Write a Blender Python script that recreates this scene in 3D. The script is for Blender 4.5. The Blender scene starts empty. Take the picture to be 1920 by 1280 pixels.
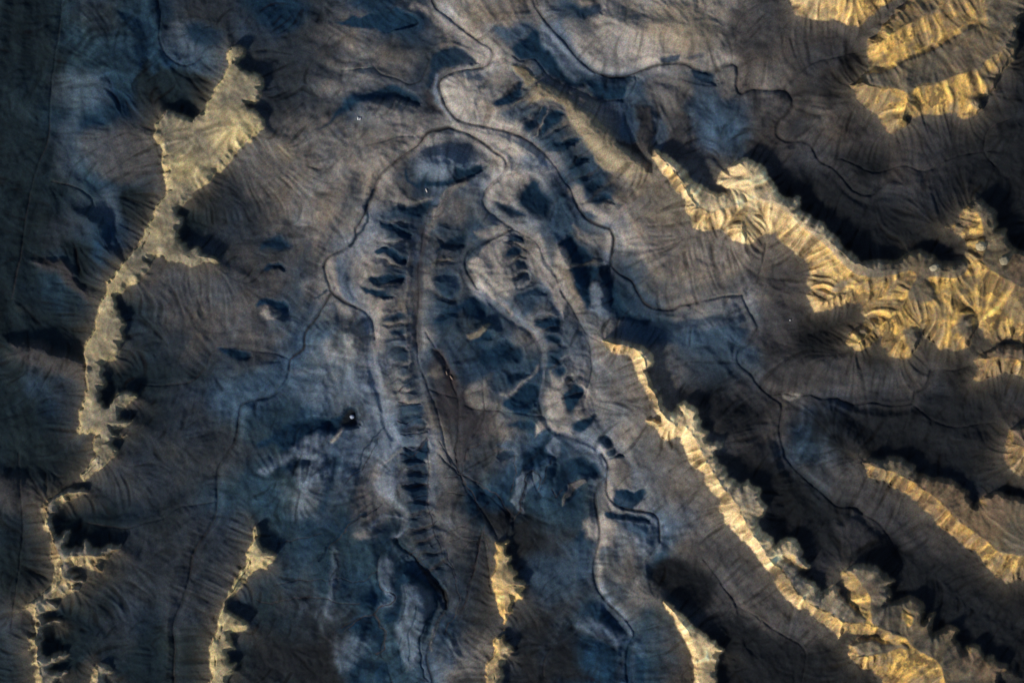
# Aerial view, straight down, of shale badlands with golden sandstone ridges.
# 1 unit = 1 metre.  Plan coordinates: x to the east, y counted southwards in the traced data.
import bpy, math, random
import numpy as np
from mathutils import Vector

QUALITY = 1.25          # grid spacing in metres
random.seed(5)
rng = np.random.default_rng(11)
scene = bpy.context.scene
COL = scene.collection
F = np.float32

# ------------------------------------------------------------------ traced plan data
def P(s):
    v = [float(q) for q in s.replace('\n', ' ').replace(',', ' ').split()]
    return np.array(v, float).reshape(-1, 2)

def soften(p, n=3, closed=False):
    "Catmull-Rom curve through traced points"
    p = np.asarray(p, float)
    if len(p) < 3: return p
    e = np.vstack([p[-1:], p, p[:2]]) if closed else np.vstack([2 * p[:1] - p[1:2], p, 2 * p[-1:] - p[-2:-1]])
    out = []
    for i in range(len(e) - 3):
        a, b, c, d = e[i:i + 4]
        for k in range(n):
            t = k / n
            out.append(.5 * (2 * b + (c - a) * t + (2 * a - 5 * b + 4 * c - d) * t * t + (3 * b - a - 3 * c + d) * t ** 3))
    if not closed: out.append(p[-1])
    return np.array(out)

RIDGES = {}
RIDGES['mesa'] = dict(poly=P('''445,84 458,94 461,104 450,112 444,121 452,131 465,139 469,134 484,144 490,156 484,168 487,178 484,191 465,198
 484,215 494,227 497,237 484,249 467,267 440,285 437,296 403,326 390,343 363,363 356,373 343,383 334,393 332,400 341,411 344,420 336,432 333,447
 346,457 354,464 366,460 373,462 380,475 400,485 418,495 403,497 386,494 356,499 336,490 314,489 304,480 291,480 279,487 274,490 277,502 274,514
 262,526 242,534 232,543 220,551 213,559 215,576 222,593 233,606 232,623 232,637 222,643 222,657 215,674 193,680 198,694 193,710 197,721 186,729
 185,747 195,758 203,756 208,746 222,737 232,732 257,737 257,746 235,761 222,771 218,781 247,786 235,795 205,805 210,811 232,815 208,821 202,831
 222,843 215,848 215,857 198,867 181,880 165,894 150,903 148,892 161,875 175,858 171,850 168,842 168,825 175,811 144,815 148,798 148,771 156,747
 156,721 160,680 160,660 166,647 175,620 176,606 185,583 186,569 195,556 197,529 215,512 232,492 252,472 262,449 269,425 275,417 286,400 299,370
 309,356 304,336 307,319 306,289 299,265 289,259 289,232 299,220 309,205 322,208 331,215 341,212 363,225 380,208 386,195 400,168 413,144 425,121
 425,101 433,89'''), H=14, E=18, flat=9,
 crest=[P('300,228 312,284 345,287 392,262 430,228 488,212'), P('440,96 432,140 420,190 398,240'), P('320,300 300,372 272,440 222,530 200,590 182,680 170,760 176,800'), P('290,462 330,470 395,486')])
RIDGES['southwest'] = dict(poly=P('''161,922 148,915 124,917 101,927 81,941 76,954 76,978 76,996 89,1001 97,1015 92,1038 89,1043 96,1058 96,1085 91,1102
 67,1122 34,1146 59,1147 67,1162 69,1176 64,1196 55,1199 62,1209 50,1223 66,1216 67,1230 59,1243 69,1253 60,1270 66,1330 100,1330 96,1285 111,1267
 124,1258 101,1256 87,1253 124,1230 118,1221 90,1236 79,1231 74,1203 76,1176 96,1170 114,1167 107,1159 80,1162 76,1152 86,1146 107,1139 101,1125 121,1115
 146,1110 144,1100 134,1099 165,1088 144,1082 161,1075 134,1068 144,1065 168,1065 191,1070 183,1058 202,1041 223,1030 222,1023 202,1021 185,1031
 171,1025 161,1011 155,1025 134,1025 121,1021 131,998 128,993 114,998 107,1008 97,998 94,981 101,961 114,944 141,931'''), H=20, E=15, flat=0,
 crest=[P('148,920 110,929 84,950 82,985 100,1018 112,1040 112,1075 100,1105 70,1130 66,1160 70,1200 72,1240 78,1300'), P('112,1040 160,1040 190,1042 216,1027'), P('112,1075 140,1085')])
RIDGES['knob'] = dict(poly=P('''185,1240 202,1250 208,1263 193,1271 190,1300 186,1330 168,1330 171,1280 173,1253'''), H=12, E=14, flat=0,
 crest=[P('185,1248 183,1275 180,1320')])
RIDGES['blade'] = dict(poly=P('''482,984 487,994 485,1015 489,1031 517,1036 512,1048 501,1068 480,1072 464,1082 450,1099 440,1115 428,1129 427,1142 447,1152
 467,1169 464,1178 443,1183 430,1189 428,1203 440,1221 427,1226 432,1243 443,1243 437,1258 420,1280 415,1330 385,1330 391,1280 395,1253 393,1220 395,1203
 403,1176 406,1156 420,1129 437,1085 457,1058 467,1028 470,1008 475,994'''), H=16, E=14, flat=7,
 crest=[P('481,990 476,1015 468,1045 448,1080 424,1128 412,1165 402,1205 402,1250 398,1320'), P('468,1047 512,1040'), P('410,1166 462,1170')])
RIDGES['island'] = dict(poly=P('''962,1011 952,1025 952,1038 959,1048 957,1058 966,1078 968,1090 986,1092 991,1104 979,1112 979,1124 962,1125 959,1136 964,1147
 954,1156 949,1169 947,1186 944,1203 952,1208 962,1218 951,1230 946,1238 937,1253 939,1267 937,1280 930,1330 905,1330 912,1280 910,1250 922,1223 922,1203
 942,1189 946,1169 944,1156 932,1142 926,1119 924,1082 929,1052 936,1035 931,1023 946,1021'''), H=14, E=13, flat=7,
 crest=[P('955,1018 943,1040 938,1085 942,1130 948,1158 946,1185 934,1205 926,1250 920,1320'), P('940,1092 984,1100')])
RIDGES['wedge'] = dict(poly=P('''1245,1128 1280,1149 1300,1172 1324,1189 1344,1208 1359,1221 1344,1236 1347,1246 1340,1267 1345,1280 1350,1330 1300,1330
 1305,1280 1300,1246 1287,1216 1280,1189 1265,1159 1251,1142'''), H=15, E=13, flat=7,
 crest=[P('1252,1134 1278,1166 1296,1190 1312,1225 1318,1265 1325,1320'), P('1305,1205 1352,1220')])
RIDGES['long'] = dict(poly=P('''1127,640 1144,633 1164,635 1184,643 1208,653 1228,667 1230,677 1214,690 1223,704 1223,724 1241,744 1245,758 1258,771 1268,771
 1271,756 1287,749 1293,761 1307,768 1307,781 1317,788 1315,801 1330,810 1324,825 1357,833 1344,852 1347,867 1369,880 1371,894 1386,909 1404,897 1413,909
 1429,917 1424,934 1441,954 1438,973 1424,978 1431,994 1455,1005 1456,1023 1471,1006 1495,1015 1507,1033 1502,1041 1517,1060 1503,1068 1498,1078 1522,1088
 1535,1102 1539,1115 1559,1100 1576,1105 1579,1119 1589,1125 1592,1108 1579,1095 1582,1082 1577,1075 1596,1060 1616,1055 1643,1062 1660,1078 1678,1090
 1666,1105 1675,1119 1666,1129 1680,1129 1697,1125 1717,1119 1734,1132 1737,1149 1734,1166 1747,1152 1757,1149 1747,1172 1750,1193 1760,1183 1781,1176
 1799,1183 1792,1196 1802,1206 1804,1223 1824,1206 1844,1209 1848,1233 1868,1230 1871,1243 1893,1253 1871,1267 1871,1283 1880,1330 1660,1330 1656,1277
 1636,1253 1619,1253 1602,1240 1591,1220 1592,1206 1609,1197 1640,1196 1616,1189 1589,1183 1576,1193 1559,1179 1545,1172 1529,1152 1519,1142 1492,1136
 1471,1115 1451,1089 1438,1068 1428,1052 1404,1021 1384,1001 1364,981 1352,954 1354,941 1330,914 1320,890 1306,876 1290,855 1283,835 1278,818 1262,820
 1245,826 1240,815 1225,800 1211,788 1228,784 1243,789 1240,779 1228,768 1221,747 1211,727 1198,711 1191,687 1181,667 1164,660 1137,657'''), H=23, E=15, flat=0,
 crest=[P('1133,642 1170,648 1200,662 1212,685 1214,710 1228,740 1240,770 1262,792 1290,800 1318,850 1345,895 1380,950 1402,985 1432,1030 1462,1070 1495,1112 1530,1138 1580,1166 1640,1172 1690,1190 1760,1245 1790,1320'),
  P('1300,812 1298,770'), P('1388,955 1416,925'), P('1440,1040 1490,1035'), P('1640,1172 1630,1120 1605,1078'), P('1600,1232 1660,1222 1700,1215'), P('1700,1195 1725,1150')])
RIDGES['northeast'] = dict(poly=P('''1226,282 1245,287 1261,299 1280,309 1290,326 1310,343 1330,353 1342,363 1362,363 1344,346 1347,333 1364,316 1391,297
 1414,301 1431,309 1445,326 1448,339 1468,363 1488,370 1503,361 1510,373 1508,386 1522,400 1535,413 1549,417 1555,432 1572,445 1582,462 1602,475 1616,492
 1633,489 1650,485 1683,487 1707,475 1727,469 1750,475 1764,489 1786,492 1807,485 1817,465 1814,447 1792,440 1772,428 1795,418 1800,400 1825,385 1845,372
 1868,395 1868,430 1888,425 1892,455 1912,470 1960,480 2010,490 2010,640 1918,640 1898,632 1864,643 1845,622 1834,606 1826,625 1817,647 1794,657 1764,653 1744,640
 1727,623 1724,640 1720,657 1707,674 1693,679 1670,667 1653,650 1653,630 1640,640 1629,650 1606,657 1584,643 1589,627 1616,613 1629,596 1619,586 1616,569
 1609,566 1589,563 1582,573 1529,583 1522,566 1512,553 1529,543 1515,529 1522,512 1515,499 1495,479 1468,455 1455,435 1441,438 1408,454 1367,447 1354,428
 1330,432 1300,427 1293,403 1287,376 1280,363 1268,353 1255,336 1241,319 1223,299'''), H=25, E=17, flat=0,
 crest=[P('1232,290 1262,315 1288,355 1300,390 1330,398 1380,385 1420,372 1480,388 1510,420 1550,452 1600,492 1640,510 1720,500 1780,512 1830,492 1845,470 1850,400'),
  P('1830,492 1880,520 1960,560'), P('1420,372 1408,330 1385,310'), P('1640,510 1600,545 1540,568'), P('1720,520 1690,580 1600,645'), P('1400,400 1390,440')])
RIDGES['shoulder'] = dict(poly=P('''1918,648 1878,648 1842,660 1831,674 1838,694 1831,714 1858,710 1885,700 1918,709 2010,720 2010,648'''), H=16, E=14, flat=0,
 crest=[P('1845,672 1880,672 1930,675 2000,680')])
RIDGES['east'] = dict(poly=P('''1619,863 1636,855 1656,857 1683,855 1703,863 1720,874 1720,887 1750,897 1777,900 1794,904 1821,921 1821,937 1831,951 1848,931
 1871,924 1895,931 1918,937 2010,950 2010,1130 1918,1090 1895,1092 1875,1082 1858,1068 1834,1038 1817,1025 1794,1010 1774,994 1750,968 1727,944 1700,922
 1673,907 1650,900 1629,884'''), H=21, E=14, flat=0,
 crest=[P('1628,866 1660,878 1700,893 1745,925 1790,965 1830,1000 1870,1030 1930,1050 2000,1060')])
RIDGES['stub'] = dict(poly=P('''1898,806 1891,828 1886,850 1890,868 1901,880 1918,894 2010,900 2010,800 1925,798'''), H=18, E=14, flat=0,
 crest=[P('1902,835 1940,842 2000,850')])
RIDGES['slab'] = dict(poly=P('''1470,-60 1478,0 1492,30 1522,37 1569,39 1603,45 1616,44 1636,28 1662,12 1690,-8 1715,-60'''), H=24, E=18, flat=0,
 crest=[P('1490,-30 1540,-14 1600,-6 1660,-30')])
RIDGES['dome'] = dict(poly=P('''1645,62 1629,75 1629,111 1629,131 1596,161 1606,188 1626,205 1646,218 1653,228 1666,242 1680,250 1710,232 1703,222 1734,215
 1760,215 1784,208 1817,220 1831,220 1849,205 1838,188 1871,168 1868,148 1898,114 1908,84 1912,34 1925,20 1990,-20 1990,-60 1735,-60 1702,0 1680,26'''), H=40, E=16, flat=0,
 crest=[P('1606,160 1640,166 1700,172 1760,160 1830,130 1878,95 1900,55'), P('1640,80 1680,60 1740,30 1830,-40'), P('1700,172 1690,225')])

# kind: 0 dark incised wash, 1 broad pale wash, 2 thin rill
CH = [
 (0, '''811,-60 811,0 842,30 875,57 902,76 919,86 925,97 920,114 905,124 875,128 848,134 828,144 823,161 830,181 842,205 855,220 882,232 915,237 949,244 979,257
  1003,272 1026,291 1043,312 1057,336 1070,353 1077,373 1094,400 1110,417 1137,425 1144,428 1152,449 1147,479 1147,499 1164,514 1188,527 1198,549 1211,569
  1231,578 1261,578 1278,571 1300,569 1327,561 1364,554 1394,553'''),
 (2, '1394,553 1421,529 1431,499 1438,455'),
 (0, '''1394,553 1408,583 1424,613 1408,640 1387,660 1387,680 1408,700 1424,721 1448,741 1468,758 1471,774 1466,801 1468,825 1476,855 1482,863 1508,894 1539,919
  1559,937 1576,949 1602,951 1619,963'''),
 (0, '1448,741 1468,737 1495,741 1522,739 1545,747 1572,746 1602,759 1636,754 1676,759 1713,756 1720,735 1740,724 1752,694'),
 (0, '''1003,-60 1003,0 1013,20 1026,40 1046,64 1067,86 1087,109 1110,128 1134,138 1164,141 1191,134 1218,123 1248,118 1280,118 1300,124 1334,133 1361,121 1381,118
  1384,134 1382,155 1391,171 1414,165 1448,168 1475,168 1488,188 1478,208 1461,228 1458,249 1475,262 1508,262 1525,275 1539,299 1559,309 1576,322 1602,353 1636,363 1656,349'''),
 (2, '1475,165 1495,141 1529,114 1576,104 1609,97'),
 (2, '1191,138 1194,155 1178,181 1144,186 1124,188 1104,178 1080,165 1053,155 1026,138 1003,109 976,111 962,101'),
 (0, '842,237 875,250 902,262 926,282 946,296 951,309 939,331 919,346 907,366 909,386 926,403 949,417 962,425 952,430 932,442 905,454 882,470 873,492 882,516 895,539'),
 (1, '895,539 926,569 956,593 989,613 1010,633 1018,660 1020,687 1020,714 1018,747 1023,781 1036,801 1070,815 1104,828 1130,852 1137,870'),
 (0, '1137,894 1120,917 1117,944 1124,984 1124,1018 1117,1052 1117,1085 1124,1109 1144,1136 1161,1152 1184,1176 1191,1193 1181,1213 1177,1246 1177,1280 1177,1340'),
 (0, '1130,852 1140,870 1137,894 1141,927 1164,951 1191,958 1218,961 1235,974 1238,1015'),
 (0, '''842,237 801,247 784,269 751,292 717,322 704,349 694,373 677,413 667,427 664,449 640,468 615,479 606,499 615,532 621,549 640,564 664,574 687,586 699,606
  702,633'''),
 (1, '702,633 695,667 704,711 714,747 724,795 744,831'),
 (1, '744,831 722,855 707,884 707,910 727,937 754,964 754,994 741,1011'),
 (0, '741,1011 754,1031 781,1048 808,1078 831,1109 838,1136 825,1159 808,1203 801,1236 811,1277 812,1340'),
 (0, '''621,549 615,556 595,593 571,623 568,653 544,675 539,707 514,741 470,751 452,761 445,795 440,828 423,855 406,884 405,934 400,968 383,1001 363,1031 356,1065
  346,1105 333,1142 324,1172 326,1213 324,1253 324,1340'''),
 (2, '538,672 504,660 464,657 417,652 397,660 386,684 363,711 336,721 286,724 252,724'),
 (2, '400,940 336,951 302,971 269,981 218,991 161,981'),
 (2, '111,-60 111,0 109,44 101,94 94,151 91,202 84,260 60,330 40,430 20,560'),
 (2, '94,339 131,349 165,366 175,390 188,413'),
 (2, '296,-60 292,0 297,27 297,67 309,101 333,119 356,119 376,104'),
 (2, '962,425 1006,452 1020,482 1040,512 1050,543 1073,576 1090,606 1104,630 1127,642'),
 (2, '805,380 791,455 784,509 784,566 779,613 781,653 788,690 805,731 818,768 828,808 838,845 862,887'),
 (2, '798,623 821,660 842,690 848,721 858,747 860,800 857,850 862,887 875,921 895,947 919,984 932,1008'),
 (2, '962,984 979,951 989,904 996,884'), (2, '862,887 902,917 942,954 962,974 975,962'), (2, '996,884 1006,915 1014,930'),
 (2, '902,994 892,1058 875,1119 858,1162'), (2, '905,1000 915,1050 921,1110'),
 (2, '640,1179 674,1159 700,1156 727,1132 734,1119'), (2, '700,1156 721,1186 714,1226 727,1246 735,1290'),
 (2, '734,1119 712,1100 708,1052 722,1030'),
 (2, '1020,1270 1023,1236 1060,1186 1094,1152 1124,1120'),
 (2, '1320,1052 1361,1105 1384,1136 1351,1179'), (2, '1384,1136 1428,1166 1404,1206 1381,1236'), (2, '1428,1162 1482,1199 1512,1220 1512,1250 1500,1300'),
 (2, '640,129 694,126 714,138 741,144 768,156 788,148 798,131 808,107 828,89 842,86'),
 (2, '687,272 717,265 741,255 774,254'),
 (2, '1014,780 968,772 900,768 872,760'), (2, '906,705 908,760 905,790 880,840'),
 (2, '858,747 830,740 805,728'), (2, '858,747 900,730 928,705'), (2, '862,887 838,870 826,852'), (2, '862,887 890,870 930,850'),
 (2, '1720,761 1760,790 1800,800 1870,790'), (2, '1752,694 1800,690 1830,680'),
 (2, '1559,309 1580,295 1640,320 1700,310 1740,320 1800,290 1860,280'), (2, '1900,220 1860,240 1850,280 1870,310'),
 (2, '1104,630 1112,690 1100,745'), (2, '1127,645 1112,670'), (2, '1619,963 1660,990 1690,1040'),
 (2, '1300,1290 1310,1240'), (2, '1240,1015 1215,1050 1188,1085'), (2, '30,850 40,980 30,1100 20,1180'),
]
# spines of low ribbed mud: polyline, half width, rib spacing, amplitude, blueness
LAD = [
 ('748,380 742,430 733,484 722,524 712,560', 34, 38, 7.0, 1.0),
 ('741,580 741,627 742,660 746,690 758,720 765,768 775,800 779,840 776,870 782,900 786,940 789,984 799,1015 806,1042 822,1070', 25, 26, 6.0, .95),
 ('842,420 836,460 832,516 831,566 838,610', 24, 34, 6.0, .9),
 ('968,440 964,479 972,509 979,532 989,559', 24, 25, 5.5, .85),
 ('1022,590 1032,637 1040,674 1056,700 1073,737 1078,770', 24, 32, 6.5, .9),
 ('965,170 1000,222 1032,232 1058,272 1088,305 1115,350 1143,385', 30, 36, 7.5, .9),
]
# rounded rises: x, y, rx, ry, rot, height
UP = [
 (822,305,46,34,0,13),(1130,250,26,90,-42,16),(1020,170,40,20,30,10),(700,240,90,36,0,4),(640,150,60,20,0,6),(640,640,40,34,0,8),(655,640,22,18,0,5),(690,300,40,30,-30,6),
 (905,520,20,40,0,6),(870,180,30,40,20,7),(985,320,26,20,0,6),(560,900,60,60,0,9),(780,1140,30,80,-10,12),(900,620,26,9,-10,8),(520,590,18,10,0,8),(655,1160,60,50,0,8),(1260,60,80,50,0,10),
 (1180,60,60,40,0,6),(1060,500,20,60,-25,8),(670,720,24,70,10,3),(1110,1235,60,50,0,10),(1560,680,90,40,10,8),(1260,520,80,50,0,6),(1540,250,60,40,0,5),(1130,540,14,40,10,10),(820,480,12,20,10,5),
 (1060,945,40,20,-40,7),(1020,900,12,44,12,7),(990,900,12,40,20,6),(1190,1000,60,24,30,7),(1570,820,50,70,-20,10),(1350,800,60,50,0,4),(200,100,90,80,0,8),(60,660,70,16,12,16),(30,920,60,40,0,14),(40,1180,40,100,0,16),
 (180,440,16,60,-40,14),(500,890,24,60,40,6),(840,1180,30,90,5,7),(740,1170,36,100,0,6),(950,560,20,20,0,4),
]
TONE_MAP = '''kkkbdbbn dddnnndd nnndlltt ttbdltll lltddddd dddddddk
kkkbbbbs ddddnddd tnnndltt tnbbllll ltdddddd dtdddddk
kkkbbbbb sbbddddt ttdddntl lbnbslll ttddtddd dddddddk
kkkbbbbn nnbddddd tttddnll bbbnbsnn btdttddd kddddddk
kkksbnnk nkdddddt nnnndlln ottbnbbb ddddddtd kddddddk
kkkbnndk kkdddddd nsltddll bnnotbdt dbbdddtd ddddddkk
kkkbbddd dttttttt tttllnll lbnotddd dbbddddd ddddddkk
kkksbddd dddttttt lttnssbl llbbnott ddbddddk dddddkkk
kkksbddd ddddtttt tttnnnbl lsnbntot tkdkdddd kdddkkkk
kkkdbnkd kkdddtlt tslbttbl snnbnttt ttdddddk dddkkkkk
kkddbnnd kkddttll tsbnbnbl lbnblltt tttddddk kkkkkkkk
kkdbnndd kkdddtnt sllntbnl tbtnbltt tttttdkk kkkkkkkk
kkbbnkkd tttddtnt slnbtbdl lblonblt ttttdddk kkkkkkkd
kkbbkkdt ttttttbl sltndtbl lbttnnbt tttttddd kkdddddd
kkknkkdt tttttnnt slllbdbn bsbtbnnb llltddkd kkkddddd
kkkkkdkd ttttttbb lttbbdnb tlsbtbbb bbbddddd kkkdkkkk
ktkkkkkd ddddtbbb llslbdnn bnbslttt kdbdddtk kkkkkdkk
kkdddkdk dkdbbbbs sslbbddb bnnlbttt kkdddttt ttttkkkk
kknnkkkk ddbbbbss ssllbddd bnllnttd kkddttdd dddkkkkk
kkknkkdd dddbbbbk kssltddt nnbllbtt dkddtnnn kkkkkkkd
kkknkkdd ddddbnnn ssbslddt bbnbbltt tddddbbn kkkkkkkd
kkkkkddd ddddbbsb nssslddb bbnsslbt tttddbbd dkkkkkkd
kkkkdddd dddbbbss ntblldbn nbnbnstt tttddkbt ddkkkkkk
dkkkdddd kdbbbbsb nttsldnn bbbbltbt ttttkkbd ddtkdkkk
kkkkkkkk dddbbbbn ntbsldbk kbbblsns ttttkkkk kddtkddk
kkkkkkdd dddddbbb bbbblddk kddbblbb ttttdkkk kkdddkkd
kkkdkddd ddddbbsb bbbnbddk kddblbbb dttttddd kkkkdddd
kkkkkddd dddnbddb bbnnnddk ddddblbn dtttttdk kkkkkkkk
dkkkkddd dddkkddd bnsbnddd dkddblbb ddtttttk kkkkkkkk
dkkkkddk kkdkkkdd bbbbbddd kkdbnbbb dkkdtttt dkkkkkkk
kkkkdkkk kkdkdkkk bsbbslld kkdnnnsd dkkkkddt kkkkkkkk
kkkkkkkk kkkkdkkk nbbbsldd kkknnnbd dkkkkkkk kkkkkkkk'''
ROCK_SHADE = {'k':(.0105,.0122,.0150),'z':(.0080,.0150,.0205),'d':(.036,.0355,.039),'y':(.025,.032,.042),'e':(.060,.058,.060),'t':(.138,.124,.113),'l':(.268,.241,.218),'b':(.037,.067,.105),'x':(.016,.036,.057),'n':(.007,.023,.046),'s':(.118,.150,.196),'o':(.205,.168,.115),'p':(.036,.031,.034)}  # darkest tones also paint in shade and the darkening towards the frame edges

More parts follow.
